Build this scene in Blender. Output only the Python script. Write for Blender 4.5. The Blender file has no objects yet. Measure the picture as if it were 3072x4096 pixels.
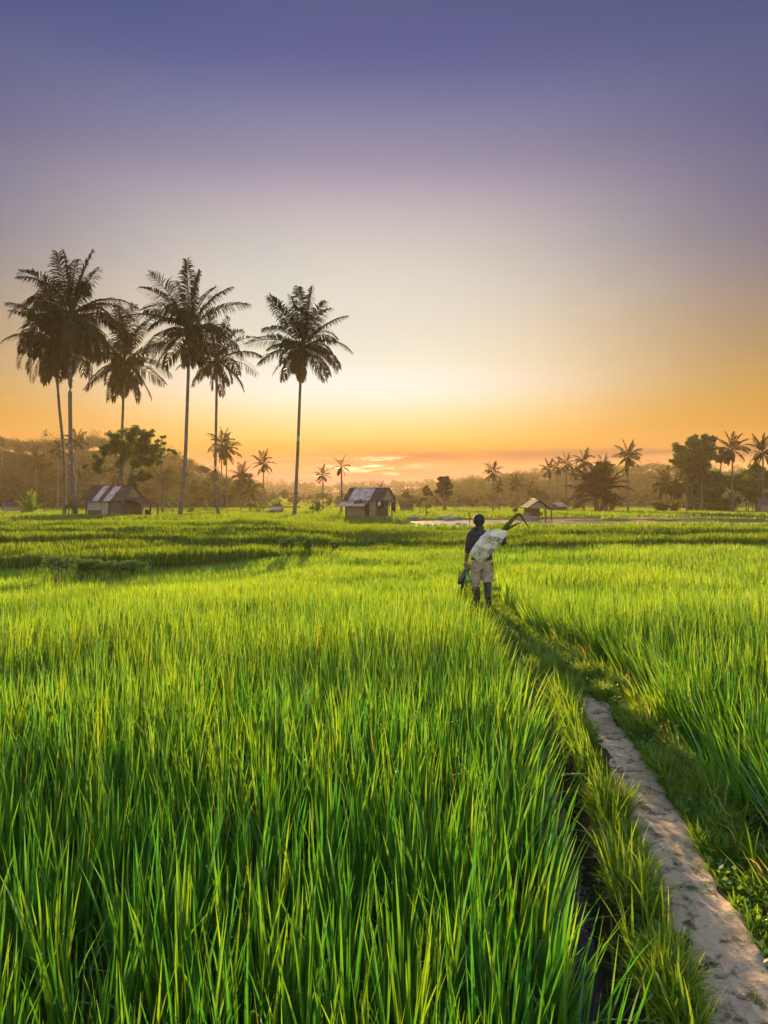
import bpy, bmesh, math, random
import numpy as np
from mathutils import Vector, Matrix, Quaternion, noise as mnoise
R = math.radians
rng = np.random.default_rng(11)
random.seed(5)
sc = bpy.context.scene
COL = sc.collection
F = 2730.0; CX = 1536.0; HZ = 1960.0; CAM_H = 2.13     # photograph pixels per radian, horizon row, eye height

# ------------------------------------------------------------------ helpers
def link(o):
    COL.objects.link(o); return o
def tag(o, label=None, cat=None, group=None, kind=None):
    if label: o['label'] = label
    if cat: o['category'] = cat
    if group: o['group'] = group
    if kind: o['kind'] = kind
    return o
def empty(name, loc=(0, 0, 0), rz=0.0):
    o = bpy.data.objects.new(name, None); link(o)
    o.location = loc; o.rotation_euler = (0, 0, rz); o.empty_display_size = .3
    return o
def obj(name, me, mat=None, parent=None, loc=None):
    o = bpy.data.objects.new(name, me); link(o)
    if mat is not None and not me.materials:
        for m in (mat if isinstance(mat, (list, tuple)) else [mat]): me.materials.append(m)
    if parent is not None: o.parent = parent
    if loc is not None: o.location = loc
    return o
def copy_tree(o, parent=None):
    c = o.copy(); link(c)
    if parent is not None: c.parent = parent
    for ch in list(o.children): copy_tree(ch, c)
    return c
def np_mesh(name, V, Q, mi=None, tint=None, smooth=True):
    """V (n,3), Q (m,4) or (m,3) index arrays -> mesh"""
    me = bpy.data.meshes.new(name)
    V = np.ascontiguousarray(V, np.float32); Q = np.ascontiguousarray(Q, np.int32)
    k = Q.shape[1]
    me.vertices.add(len(V)); me.vertices.foreach_set('co', V.ravel())
    me.loops.add(Q.size); me.loops.foreach_set('vertex_index', Q.ravel())
    me.polygons.add(len(Q))
    me.polygons.foreach_set('loop_start', np.arange(0, Q.size, k, dtype=np.int32))
    me.polygons.foreach_set('loop_total', np.full(len(Q), k, np.int32))
    if mi is not None: me.polygons.foreach_set('material_index', np.ascontiguousarray(mi, np.int32))
    me.polygons.foreach_set('use_smooth', np.full(len(Q), smooth))
    if tint is not None:
        a = me.attributes.new('tint', 'FLOAT', 'POINT'); a.data.foreach_set('value', np.ascontiguousarray(tint, np.float32))
    me.update(calc_edges=True)
    return me
class MB:
    """collects simple shapes into one mesh; m is the material slot"""
    def __init__(s): s.v = []; s.f = []; s.m = []
    def add(s, vs, fs, m=0):
        b = len(s.v); s.v += [tuple(v) for v in vs]; s.f += [tuple(i + b for i in f) for f in fs]; s.m += [m] * len(fs)
    def box(s, c, d, m=0, rot=None, taper=1.0):
        x, y, z = d[0] / 2, d[1] / 2, d[2] / 2
        vs = [Vector((sx * x * (taper if sz > 0 else 1), sy * y * (taper if sz > 0 else 1), sz * z)) for sz in (-1, 1) for sx, sy in ((-1, -1), (1, -1), (1, 1), (-1, 1))]
        if rot is not None: vs = [rot @ v for v in vs]
        s.add([v + Vector(c) for v in vs], [(3, 2, 1, 0), (4, 5, 6, 7), (0, 1, 5, 4), (1, 2, 6, 5), (2, 3, 7, 6), (3, 0, 4, 7)], m)
    def bar(s, a, b, w, h=None, m=0):
        a, b = Vector(a), Vector(b); d = b - a
        s.box((a + b) / 2, (w, h or w, d.length), m, d.to_track_quat('Z', 'Y').to_matrix())
    def tube(s, pts, rad, n=8, m=0, cap=True):
        pts = [Vector(p) for p in pts]; b = []
        for i, p in enumerate(pts):
            t = (pts[min(i + 1, len(pts) - 1)] - pts[max(i - 1, 0)]).normalized()
            q = t.to_track_quat('Z', 'Y'); r = rad[i] if isinstance(rad, (list, tuple)) else rad
            b += [p + q @ Vector((r * math.cos(a), r * math.sin(a), 0)) for a in (2 * math.pi * k / n for k in range(n))]
        fs = [(i * n + k, i * n + (k + 1) % n, (i + 1) * n + (k + 1) % n, (i + 1) * n + k) for i in range(len(pts) - 1) for k in range(n)]
        if cap: fs += [tuple(range(n - 1, -1, -1)), tuple(range((len(pts) - 1) * n, len(pts) * n))]
        s.add(b, fs, m)
    def ball(s, c, r, m=0, n=8, k=6, jit=0.0, sc3=(1, 1, 1)):
        vs = []; 
        for i in range(1, k):
            for j in range(n):
                th = math.pi * i / k; ph = 2 * math.pi * j / n
                q = r * (1 + random.uniform(-jit, jit))
                vs.append((c[0] + sc3[0] * q * math.sin(th) * math.cos(ph), c[1] + sc3[1] * q * math.sin(th) * math.sin(ph), c[2] + sc3[2] * q * math.cos(th)))
        vs += [(c[0], c[1], c[2] + r * sc3[2]), (c[0], c[1], c[2] - r * sc3[2])]
        fs = [(i * n + j, (i + 1) * n + j, (i + 1) * n + (j + 1) % n, i * n + (j + 1) % n) for i in range(k - 2) for j in range(n)]
        a = (k - 1) * n
        fs += [(a, j, (j + 1) % n) for j in range(n)] + [(a + 1, (k - 2) * n + (j + 1) % n, (k - 2) * n + j) for j in range(n)]
        s.add(vs, fs, m)
    def mesh(s, name, smooth=False):
        me = bpy.data.meshes.new(name); me.from_pydata(s.v, [], s.f)
        me.polygons.foreach_set('material_index', s.m)
        me.polygons.foreach_set('use_smooth', [smooth] * len(s.f)); me.update(); return me
    def build(s, name, mat, parent=None, smooth=False): return obj(name, s.mesh(name, smooth), mat, parent)
def ss(a, b, x):
    t = np.clip((np.asarray(x, float) - a) / (b - a), 0, 1); return t * t * (3 - 2 * t)
def pl(x, pts):
    return np.interp(x, [p[0] for p in pts], [p[1] for p in pts])
_nt = {}
def vnoise(x, y, seed=0):
    """smooth value noise, vectorised, about -1..1"""
    if seed not in _nt: _nt[seed] = np.random.default_rng(100 + seed).uniform(-1, 1, (64, 64))
    T = _nt[seed]; x = np.asarray(x, float); y = np.asarray(y, float)
    xi = np.floor(x).astype(int); yi = np.floor(y).astype(int); fx = x - xi; fy = y - yi
    fx = fx * fx * (3 - 2 * fx); fy = fy * fy * (3 - 2 * fy)
    g = lambda a, b: T[a % 64, b % 64]
    return (g(xi, yi) * (1 - fx) + g(xi + 1, yi) * fx) * (1 - fy) + (g(xi, yi + 1) * (1 - fx) + g(xi + 1, yi + 1) * fx) * fy

# ------------------------------------------------------------------ materials
class NT:
    def __init__(s, m):
        s.t = m.node_tree; s.t.nodes.clear()
    def n(s, typ, **kw):
        nd = s.t.nodes.new(typ); ins = kw.pop('ins', {})
        for k, v in kw.items(): setattr(nd, k, v)
        for k, v in ins.items():
            if isinstance(v, bpy.types.NodeSocket): s.t.links.new(v, nd.inputs[k])
            elif v is not None: nd.inputs[k].default_value = v
        return nd
    def mth(s, op, a, b=None, c=None, clamp=False):
        nd = s.t.nodes.new('ShaderNodeMath'); nd.operation = op; nd.use_clamp = clamp
        for i, v in enumerate((a, b, c)):
            if isinstance(v, bpy.types.NodeSocket): s.t.links.new(v, nd.inputs[i])
            elif v is not None: nd.inputs[i].default_value = v
        return nd.outputs[0]
    def mix(s, f, a, b, typ='MIX'):
        nd = s.t.nodes.new('ShaderNodeMix'); nd.data_type = 'RGBA'; nd.blend_type = typ
        for i, v in ((0, f), (6, a), (7, b)):
            if isinstance(v, bpy.types.NodeSocket): s.t.links.new(v, nd.inputs[i])
            elif i == 0: nd.inputs[0].default_value = v
            else: nd.inputs[i].default_value = (*v, 1) if len(v) == 3 else v
        return nd.outputs[2]
    def ramp(s, f, stops, interp='LINEAR'):
        nd = s.t.nodes.new('ShaderNodeValToRGB'); cr = nd.color_ramp; cr.interpolation = interp
        while len(cr.elements) < len(stops): cr.elements.new(.5)
        for e, (p, c) in zip(cr.elements, stops): e.position = p; e.color = (*c, 1) if len(c) == 3 else c
        s.t.links.new(f, nd.inputs[0]); return nd.outputs[0]
    def noise(s, vec, scale, detail=3.0, rough=.55):
        nd = s.n('ShaderNodeTexNoise', ins={'Scale': scale, 'Detail': detail, 'Roughness': rough})
        if vec is not None: s.t.links.new(vec, nd.inputs['Vector'])
        return nd.outputs['Fac']
def new_mat(name):
    m = bpy.data.materials.new(name); m.use_nodes = True; return m, NT(m)
def out(t, surf): t.t.links.new(surf, t.n('ShaderNodeOutputMaterial').inputs['Surface'])
def solid(name, c1, c2, scale=6.0, rough=.8, bump=.0, stretch=(1, 1, 1), metal=0.0, spec=.3, detail=5.0):
    """two tones of one material blended by noise, with bump"""
    m, t = new_mat(name)
    co = t.n('ShaderNodeTexCoord').outputs['Object']
    mp = t.n('ShaderNodeMapping', ins={'Vector': co, 'Scale': stretch}).outputs[0]
    f = t.noise(mp, scale, detail)
    f2 = t.mth('MULTIPLY_ADD', f, 2.2, -.6, clamp=True)
    b = t.n('ShaderNodeBsdfPrincipled', ins={'Base Color': t.mix(f2, c1, c2), 'Roughness': rough, 'Metallic': metal, 'Specular IOR Level': spec})
    if bump:
        bp = t.n('ShaderNodeBump', ins={'Height': f, 'Strength': bump, 'Distance': .05}); t.t.links.new(bp.outputs[0], b.inputs['Normal'])
    out(t, b.outputs[0]); return m
def leaf_mat(name, dark, light, trans=.45, dry=None, dryp=.985, gloss=.05, rough=.4, transcol=None, nscale=None):
    """leaf: diffuse + translucent + thin sheen; per-leaf variation comes from the 'tint' attribute"""
    m, t = new_mat(name)
    a = t.n('ShaderNodeAttribute', attribute_name='tint').outputs['Fac']
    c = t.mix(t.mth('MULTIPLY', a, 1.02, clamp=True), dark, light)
    if nscale:
        f = t.noise(t.n('ShaderNodeNewGeometry').outputs['Position'], nscale, 2.0)
        c = t.mix(t.mth('MULTIPLY_ADD', f, 2.4, -.75, clamp=True), c, t.mix(.5, c, dark))
    if dry: c = t.mix(t.mth('GREATER_THAN', a, dryp), c, dry)
    d = t.n('ShaderNodeBsdfDiffuse', ins={'Color': c}).outputs[0]
    tc = t.mix(1.0, c, transcol or (1.25, 1.2, .6), 'MULTIPLY')
    tr = t.n('ShaderNodeBsdfTranslucent', ins={'Color': tc}).outputs[0]
    x = t.n('ShaderNodeMixShader', ins={0: trans, 1: d, 2: tr}).outputs[0]
    if gloss:
        g = t.n('ShaderNodeBsdfGlossy', ins={'Color': (.9, .95, 1, 1), 'Roughness': rough}).outputs[0]
        x = t.n('ShaderNodeMixShader', ins={0: gloss, 1: x, 2: g}).outputs[0]
    out(t, x); return m
M = {}
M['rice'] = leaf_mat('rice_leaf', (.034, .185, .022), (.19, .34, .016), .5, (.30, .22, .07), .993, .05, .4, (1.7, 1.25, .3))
M['terrace_rice'] = leaf_mat('terrace_rice_leaf', (.055, .13, .008), (.14, .23, .010), .55, None, 1, .03, .4, (1.6, 1.25, .25), nscale=.5)
M['verge'] = leaf_mat('verge_grass_leaf', (.05, .16, .012), (.19, .32, .02), .45, (.42, .33, .13), .985, .03, .4, (1.5, 1.2, .3))
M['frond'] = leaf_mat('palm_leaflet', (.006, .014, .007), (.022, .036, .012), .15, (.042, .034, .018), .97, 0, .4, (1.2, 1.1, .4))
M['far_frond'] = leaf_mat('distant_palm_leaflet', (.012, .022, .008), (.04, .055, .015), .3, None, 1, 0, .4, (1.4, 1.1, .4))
M['tree_leaf'] = leaf_mat('tree_leaf', (.03, .065, .012), (.10, .165, .02), .5, None, 1, .02, .4, (1.4, 1.2, .4))
M['forest_leaf'] = leaf_mat('forest_leaf', (.018, .034, .010), (.055, .08, .018), .3, None, 1, .0, .5)
M['shrub_leaf'] = leaf_mat('shrub_leaf', (.055, .13, .02), (.15, .27, .035), .45, None, 1, .04, .4, (1.4, 1.2, .4))
M['bark'] = solid('tree_bark', (.05, .04, .03), (.13, .11, .085), 9, .9, .6, (1, 1, .3))
M['coconut'] = solid('coconut_husk', (.05, .05, .015), (.10, .08, .02), 8, .6)
def trunk_mat():
    m, t = new_mat('palm_trunk_bark')
    co = t.n('ShaderNodeTexCoord').outputs['Object']
    w = t.n('ShaderNodeTexWave', wave_type='BANDS', bands_direction='Z', ins={'Vector': co, 'Scale': 1.6, 'Distortion': 2.5, 'Detail': 3.0, 'Detail Scale': 2.0}).outputs['Fac']
    f = t.noise(co, 3.0, 5)
    c = t.mix(f, (.055, .045, .04), (.17, .145, .13))
    c = t.mix(t.mth('MULTIPLY', w, .35), c, (.05, .04, .03))
    li = t.noise(co, 1.1, 4, .7)
    c = t.mix(t.mth('MULTIPLY_ADD', li, 6.0, -3.4, clamp=True), c, (.33, .33, .29))
    b = t.n('ShaderNodeBsdfPrincipled', ins={'Base Color': c, 'Roughness': .9, 'Specular IOR Level': .2})
    bp = t.n('ShaderNodeBump', ins={'Height': w, 'Strength': .5, 'Distance': .04}); t.t.links.new(bp.outputs[0], b.inputs['Normal'])
    out(t, b.outputs[0]); return m
M['trunk'] = trunk_mat()
def tin_mat(name, clean, rust, amount, rough=.45):
    m, t = new_mat(name)
    co = t.n('ShaderNodeTexCoord').outputs['Object']
    f = t.noise(t.n('ShaderNodeMapping', ins={'Vector': co, 'Scale': (1, 1, .4)}).outputs[0], 2.3, 6, .65)
    g = t.noise(co, 14, 3)
    r = t.mth('ADD', t.mth('MULTIPLY_ADD', f, 5.0, -3.2 + 1.6 * amount, clamp=True), t.mth('MULTIPLY', g, .12), clamp=True)
    b = t.n('ShaderNodeBsdfPrincipled', ins={'Base Color': t.mix(r, clean, rust), 'Roughness': t.mth('MULTIPLY_ADD', r, .4, rough), 'Metallic': .0, 'Specular IOR Level': .5})
    out(t, b.outputs[0]); return m
M['tin'] = tin_mat('weathered_tin', (.48, .37, .375), (.17, .095, .085), .45)
M['rust'] = tin_mat('rusted_tin', (.10, .058, .052), (.07, .034, .028), .9, .6)
M['wood'] = solid('weathered_plank', (.13, .09, .06), (.30, .22, .165), 3, .85, .4, (1, 1, 9))
M['dark_wood'] = solid('dark_timber', (.05, .038, .028), (.13, .095, .065), 3, .9, .4, (4, 4, .8))
M['pale_wood'] = solid('pale_board', (.19, .15, .135), (.33, .265, .24), 2.5, .85, .3, (1, 1, 9))
M['bamboo'] = solid('bamboo_mat', (.14, .11, .05), (.30, .24, .12), 7, .85, .4, (1, 1, .4))
M['thatch'] = solid('thatch', (.05, .038, .032), (.12, .09, .07), 12, .95, .8, (1, 3, 1))
M['stone'] = solid('river_stone', (.16, .14, .12), (.42, .37, .32), 5, .85, .5)
M['black_cloth'] = solid('dark_cloth', (.012, .012, .014), (.03, .03, .034), 8, .9)
M['white_cloth'] = solid('pale_cloth', (.45, .42, .40), (.62, .58, .55), 8, .9)
# ------------------------------------------------------------------ lie of the land
PATH = [(-6, 1.0), (0, 1.05), (1.5, 1.2), (2.7, 1.46), (3.34, 1.56), (4.05, 1.68), (4.82, 1.82), (5.5, 1.90), (6.46, 2.03), (7.2, 2.06), (8.2, 2.03), (9.8, 1.80), (11.1, 1.76), (13, 1.78), (17, 2.3), (24, 3.4)]
LEFT_EDGE = [(-6, .35), (0, .45), (2, .68), (2.9, .78), (4, .95), (5.5, 1.17), (7, 1.36), (9, 1.36), (12, 1.36), (16, 1.7), (24, 3.0)]
RIGHT_EDGE = [(-6, 2.0), (0, 2.05), (3.5, 2.28), (4.3, 2.40), (7, 2.78), (8.4, 2.74), (9.4, 2.60), (12.5, 2.25), (16, 2.7), (24, 3.9)]
L1 = [(-16, 20.2), (-7.4, 21.2), (-5.4, 23.0), (0, 24.2), (3.2, 25.6), (5.4, 25.6), (6.2, 25.0), (11, 26.2), (18, 25.8)]
L2 = [(-18, 25.4), (-6, 26.4), (-3, 28), (0, 28.2), (6, 28.6), (18, 29.2)]
L3 = [(-20, 28.5), (-9, 29.6), (-5, 30.6), (0, 31.0), (8, 32), (20, 31.6)]
L4 = [(-22, 34), (-6, 35), (0, 34.5), (8, 33.0), (20, 32.5)]
def yl(pts, x, seed): return pl(x, pts) + (.45 + .5 * (seed > 4)) * vnoise(x * .35, x * .11, seed) + .32 * vnoise(x * 1.1, x * .3, seed + 1)
def zlev(x, l, c, r): return pl(x, [(-5, l), (-1.5, c), (2.5, c), (6, r)])
RIV = [(0, 50), (2, 52.5), (8, 54), (14, 54.5), (25, 57), (70, 62)]
WATER = -.50
def zg(x, y, fine=True):
    x = np.asarray(x, float); y = np.asarray(y, float)
    s = ss(8, 19, y)
    z = -.20 + (zlev(x, -.72, -.5, -.35) + .20) * s
    w1 = .35
    for (pts, lev, sd) in ((L1, (-.22, -.40, -.14), 3), (L2, (.04, -.24, -.02), 5), (L3, (.20, -.14, -.14), 7)):
        k = ss(0, w1, y - yl(pts, x, sd)); z = z + (zlev(x, *lev) - z) * k
    k = ss(0, 9, y - yl(L4, x, 9)); far = -.32 - .021 * np.clip(y - 57, 0, 140)
    z = z + (far - z) * k
    # raised path bund and its ditch
    px = pl(y, PATH); le = pl(y, LEFT_EDGE); re = pl(y, RIGHT_EDGE)
    up = ss(le + .16, np.maximum(px - .36, le + .34), x) * (1 - ss(px + .42, np.maximum(re - .05, px + .6), x))
    up = up * (1 - ss(15, 20, y))
    pz = 0 - .35 * ss(14, 20, y)
    z = z + (pz - z) * up
    dc = le + .13; ditch = np.exp(-((x - dc) / .13) ** 2) * (1 - ss(6, 7.5, y)); z = z - .20 * ditch
    # river
    rc = pl(x, RIV); rv = np.clip(1 - np.abs(y - rc) / 7.0, 0, 1) * ss(.2, 3.5, x)
    z = z - rv ** .6 * .36
    bars = .34 * vnoise(x * .11, y * .42, 21) + .16 * vnoise(x * .5, y * 1.1, 22)
    z = z + bars * ss(0, .5, rv)
    # undulation
    z = z + .05 * vnoise(x * .12, y * .12, 30) * ss(14, 30, y)
    if fine: z = z + .012 * vnoise(x * 5, y * 5, 31) * (1 - ss(20, 30, y)) + .006 * vnoise(x * 17, y * 17, 32) * (1 - ss(9, 12, y))
    return z
def gz(x, y): return float(zg(np.array([x]), np.array([y]))[0])
def X(px, d): return (px - CX) / F * d                 # measured column in the photograph -> metres at that distance
def Z(row, d): return CAM_H - (row - HZ) / F * d
# crest of the wooded hills: column -> row, at these distances
CREST_L = [(-2200, 1700), (-400, 1735), (0, 1772), (200, 1775), (400, 1765), (560, 1775), (650, 1815), (760, 1862), (860, 1905), (980, 1970), (1060, 2015), (1200, 2060)]
CREST_R = [(1560, 2050), (1680, 1995), (1780, 1962), (1900, 1925), (2050, 1905), (2200, 1893), (2400, 1885), (2560, 1872), (2660, 1868), (2800, 1885), (3072, 1885), (3500, 1850), (5200, 1800)]
CREST_F = [(-2200, 1880), (0, 1900), (600, 1920), (1000, 1945), (1300, 1957), (1500, 1950), (1700, 1940), (2100, 1925), (3072, 1900), (5200, 1850)]
def hill_z(px, d, which):
    c, d0, d1 = {'l': (CREST_L, 205, 265), 'r': (CREST_R, 210, 330), 'f': (CREST_F, 480, 640)}[which]
    top = Z(pl(px, c), d1) - 3.0 + 1.2 * vnoise(px * .012, px * .003, 41)
    return np.maximum(-3.4 + (top + 3.4) * ss(d0, d1, d) - 25 * np.clip((d - d1 - 10) / 120, 0, 1), -6.0)

# ground: one sheet, finer where it is near
ys = np.concatenate([np.linspace(-30, 0, 12), np.arange(.4, 12, .09), np.arange(12, 36, .14), np.arange(36, 75, .5), np.geomspace(75, 900, 60)])
us = np.sinh(np.linspace(-3.2, 3.2, 301)) / np.sinh(3.2)
GX = (us[None, :] * (14 + 1.05 * np.abs(ys))[:, None]) + np.clip(ys, 0, 12)[:, None] * .0 + 1.6 * np.exp(-(ys[:, None] / 16) ** 2)
GY = np.repeat(ys[:, None], len(us), 1)
GZ = zg(GX, GY)
ny, nx = GX.shape
idx = np.arange(ny * nx).reshape(ny, nx)
Q = np.stack([idx[:-1, :-1], idx[:-1, 1:], idx[1:, 1:], idx[1:, :-1]], -1).reshape(-1, 4)
def ground_mat():
    m, t = new_mat('paddy_ground')
    pos = t.n('ShaderNodeNewGeometry').outputs['Position']
    sep = t.n('ShaderNodeSeparateXYZ', ins={0: pos})
    n1 = t.noise(pos, 1.2, 6); n2 = t.noise(pos, 11, 4)
    mud = t.mix(n1, (.030, .024, .016), (.085, .066, .045))
    grass = t.mix(n2, (.07, .13, .012), (.14, .21, .018))
    weed = t.mix(n2, (.05, .075, .015), (.12, .12, .03))
    f = t.mth('MULTIPLY_ADD', sep.outputs['Y'], 1 / 12, -26 / 12, clamp=True)
    c = t.mix(f, mud, grass)
    # river bed and banks: bare silt low down
    low = t.mth('MULTIPLY_ADD', sep.outputs['Z'], -7.0, -2.4, clamp=True)
    inriv = t.mth('MULTIPLY', t.mth('LESS_THAN', sep.outputs['Y'], 72), t.mth('GREATER_THAN', sep.outputs['Y'], 42))
    k = t.mth('MULTIPLY', t.mth('MULTIPLY', low, inriv), t.mth('MULTIPLY_ADD', n1, 3.0, -.7, clamp=True))
    c = t.mix(k, c, t.mix(n2, (.13, .085, .055), (.23, .16, .11)))
    b = t.n('ShaderNodeBsdfPrincipled', ins={'Base Color': c, 'Roughness': 1.0, 'Specular IOR Level': 0.0})
    bp = t.n('ShaderNodeBump', ins={'Height': n2, 'Strength': .5, 'Distance': .03}); t.t.links.new(bp.outputs[0], b.inputs['Normal'])
    out(t, b.outputs[0]); return m
g = obj('ground', np_mesh('ground', np.stack([GX, GY, GZ], -1).reshape(-1, 3), Q), ground_mat())
tag(g, 'muddy paddy ground under the rice, spreading to the far hills', 'ground', kind='structure')

# dirt path, a worn strip with ragged edges on top of the bund
yy = np.arange(1.2, 9.2, .025); uu = np.linspace(-1, 1, 31)
wid = pl(yy, [(1, .30), (2.7, .275), (4, .24), (4.8, .25), (5.5, .235), (6.4, .195), (7.2, .15), (7.8, .09), (9.2, .05)])
wl = wid * (1 + .32 * vnoise(yy * 3.1, yy * 0, 51) + .22 * vnoise(yy * 9, yy * 0, 52)); wr = wid * (1 + .34 * vnoise(yy * 2.7, yy * 0, 53) + .22 * vnoise(yy * 8, yy * 0, 54))
PXX = (pl(yy, PATH) + .035 * vnoise(yy * 1.3, yy * 0, 58))[:, None] + np.where(uu[None, :] < 0, uu[None, :] * wl[:, None], uu[None, :] * wr[:, None])
PYY = np.repeat(yy[:, None], len(uu), 1)
PZZ = np.maximum(zg(PXX, PYY), -.02) + .012 - .02 * (1 - np.abs(uu)[None, :] ** 2) * 0 + .010 * vnoise(PXX * 5, PYY * 5, 55) + .0035 * vnoise(PXX * 23, PYY * 23, 56) + .0015 * vnoise(PXX * 50, PYY * 50, 57) - .03 * (np.abs(uu)[None, :] ** 6)
iy, ix = PXX.shape; ii = np.arange(iy * ix).reshape(iy, ix)
PQ = np.stack([ii[:-1, :-1], ii[:-1, 1:], ii[1:, 1:], ii[1:, :-1]], -1).reshape(-1, 4)
def path_mat():
    m, t = new_mat('trodden_earth')
    pos = t.n('ShaderNodeNewGeometry').outputs['Position']
    n1 = t.noise(pos, 3.0, 6, .6); n2 = t.noise(pos, 30, 5, .65); n3 = t.noise(pos, 9.0, 6, .68)
    c = t.mix(n2, (.34, .245, .175), (.58, .43, .32))
    c = t.mix(t.mth('MULTIPLY_ADD', n1, 4.0, -2.1, clamp=True), c, (.24, .18, .12))
    c = t.mix(t.mth('MULTIPLY_ADD', n3, 8.0, -4.0, clamp=True), c, (.075, .075, .035))     # moss and damp hollows
    h = t.mth('MULTIPLY_ADD', n3, -.5, n2)
    b = t.n('ShaderNodeBsdfPrincipled', ins={'Base Color': c, 'Roughness': .85, 'Specular IOR Level': .3})
    bp = t.n('ShaderNodeBump', ins={'Height': h, 'Strength': .45, 'Distance': .012}); t.t.links.new(bp.outputs[0], b.inputs['Normal'])
    out(t, b.outputs[0]); return m
p = obj('path', np_mesh('path', np.stack([PXX, PYY, PZZ], -1).reshape(-1, 3), PQ), path_mat())
tag(p, 'narrow pale trodden dirt path winding between the two rice fields', 'path', kind='structure')

def water_mat(name, col, rough, bscale, bstr):
    m, t = new_mat(name)
    pos = t.n('ShaderNodeNewGeometry').outputs['Position']
    f = t.noise(t.n('ShaderNodeMapping', ins={'Vector': pos, 'Scale': (.6, 1.6, 1)}).outputs[0], bscale, 3)
    b = t.n('ShaderNodeBsdfPrincipled', ins={'Base Color': (*col, 1), 'Roughness': rough, 'IOR': 1.33, 'Specular IOR Level': .7})
    bp = t.n('ShaderNodeBump', ins={'Height': f, 'Strength': bstr, 'Distance': .02}); t.t.links.new(bp.outputs[0], b.inputs['Normal'])
    out(t, b.outputs[0]); return m
def sheet(name, xs, ysx, zf, mat):
    """strip of quads between x0(y) and x1(y)"""
    vs = []; fs = []
    for i, y in enumerate(ysx):
        a, b = xs(y)
        vs += [(a, y, zf), (b, y, zf)]
        if i: fs.append((2 * i - 2, 2 * i - 1, 2 * i + 1, 2 * i))
    me = bpy.data.meshes.new(name); me.from_pydata(vs, [], fs); me.update()
    return obj(name, me, mat)
w = sheet('ditch_water', lambda y: (float(pl(y, LEFT_EDGE)) - .9, float(pl(y, LEFT_EDGE)) + .42), np.linspace(.8, 7.2, 40), -.235, water_mat('ditch_water', (.02, .018, .012), .03, 5, .05))
tag(w, 'still strip of ditch water between the rice and the path', 'water', kind='structure')
w = sheet('field_water', lambda y: (float(pl(y, PATH)) + .45, float(pl(y, RIGHT_EDGE)) + 1.2), np.linspace(3.0, 8.2, 30), -.17, water_mat('paddy_water', (.02, .018, .012), .05, 5, .05))
tag(w, 'dark paddy water below the right-hand rice edge', 'water', kind='structure')
w = sheet('river', lambda x: (0, 0), [0, 1], WATER, None)
bpy.data.objects.remove(w)
vs = []; fs = []
for i, x in enumerate(np.linspace(.8, 70, 50)):
    c = float(pl(x, RIV)); vs += [(x, c - 9.5, WATER), (x, c + 9.5, WATER)]
    if i: fs.append((2 * i - 2, 2 * i, 2 * i + 1, 2 * i - 1))
me = bpy.data.meshes.new('river'); me.from_pydata(vs, [], fs); me.update()
tag(obj('river', me, water_mat('river_water', (.16, .12, .09), .22, 1.6, .3)), 'shallow river braided between silt bars, shining with the sunrise', 'river', kind='structure')

# wooded hills
def hills():
    Vs = []; Qs = []; b = 0
    for which, p0, p1, d0, d1 in (('l', -2200, 1200, 200, 420), ('r', 1540, 5200, 205, 480), ('f', -2200, 5200, 470, 800)):
        pxs = np.linspace(p0, p1, 120); ds = np.linspace(d0, d1, 26)
        P, D = np.meshgrid(pxs, ds)
        xx = (P - CX) / F * D; zz = hill_z(P, D, which) + .8 * vnoise(xx * .06, D * .06, 43)
        n = np.arange(P.size).reshape(P.shape) + b
        Vs.append(np.stack([xx, D, zz], -1).reshape(-1, 3)); Qs.append(np.stack([n[:-1, :-1], n[:-1, 1:], n[1:, 1:], n[1:, :-1]], -1).reshape(-1, 4)); b += P.size
    return np_mesh('hills', np.concatenate(Vs), np.concatenate(Qs))
tag(obj('hills', hills(), solid('hill_undergrowth', (.03, .05, .015), (.07, .09, .025), .2, 1.0, spec=0.0)), 'low hills wrapping the far side of the plain', 'hills', kind='structure')
# ------------------------------------------------------------------ rice and grass (nobody could count the blades)
def blades(name, P, H, az, lean, curl, W, segs=4, tint=None, mat=None, face=None, w0=.55):
    N = len(P); t = np.linspace(0, 1, segs + 1)[None, :]
    H = H[:, None]; lean = lean[:, None]; curl = curl[:, None]
    hor = H * (lean * t + curl * t ** 2.4 * .75)
    up = H * (t - .62 * curl * t ** 2.8 - .25 * lean ** 2 * t)
    cx = P[:, 0:1] + np.cos(az)[:, None] * hor; cy = P[:, 1:2] + np.sin(az)[:, None] * hor; cz = P[:, 2:3] + up
    global TIPS; TIPS = np.stack([cx[:, -2] * .15 + cx[:, -1] * .85, cy[:, -2] * .15 + cy[:, -1] * .85, cz[:, -2] * .15 + cz[:, -1] * .85], -1)
    if face is None: face = rng.uniform(0, 2 * np.pi, N)
    prof = (w0 + (1 - w0) * np.minimum(1, t / .35)) * np.clip((1 - t) / .62, 0.02, 1) ** .8
    wv = W[:, None] * prof * .5
    sx = np.cos(face)[:, None] * wv; sy = np.sin(face)[:, None] * wv
    A = np.stack([cx - sx, cy - sy, cz], -1); B = np.stack([cx + sx, cy + sy, cz], -1)
    V = np.stack([A, B], 2).reshape(-1, 3)                       # N, segs+1, 2
    k = 2 * (segs + 1); base = (np.arange(N) * k)[:, None]
    j = np.arange(segs)[None, :] * 2
    Q = np.stack([base + j, base + j + 1, base + j + 3, base + j + 2], -1).reshape(-1, 4)
    T = np.repeat(tint if tint is not None else rng.uniform(0, 1, N), k)
    return obj(name, np_mesh(name, V, Q, tint=T), mat)
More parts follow.
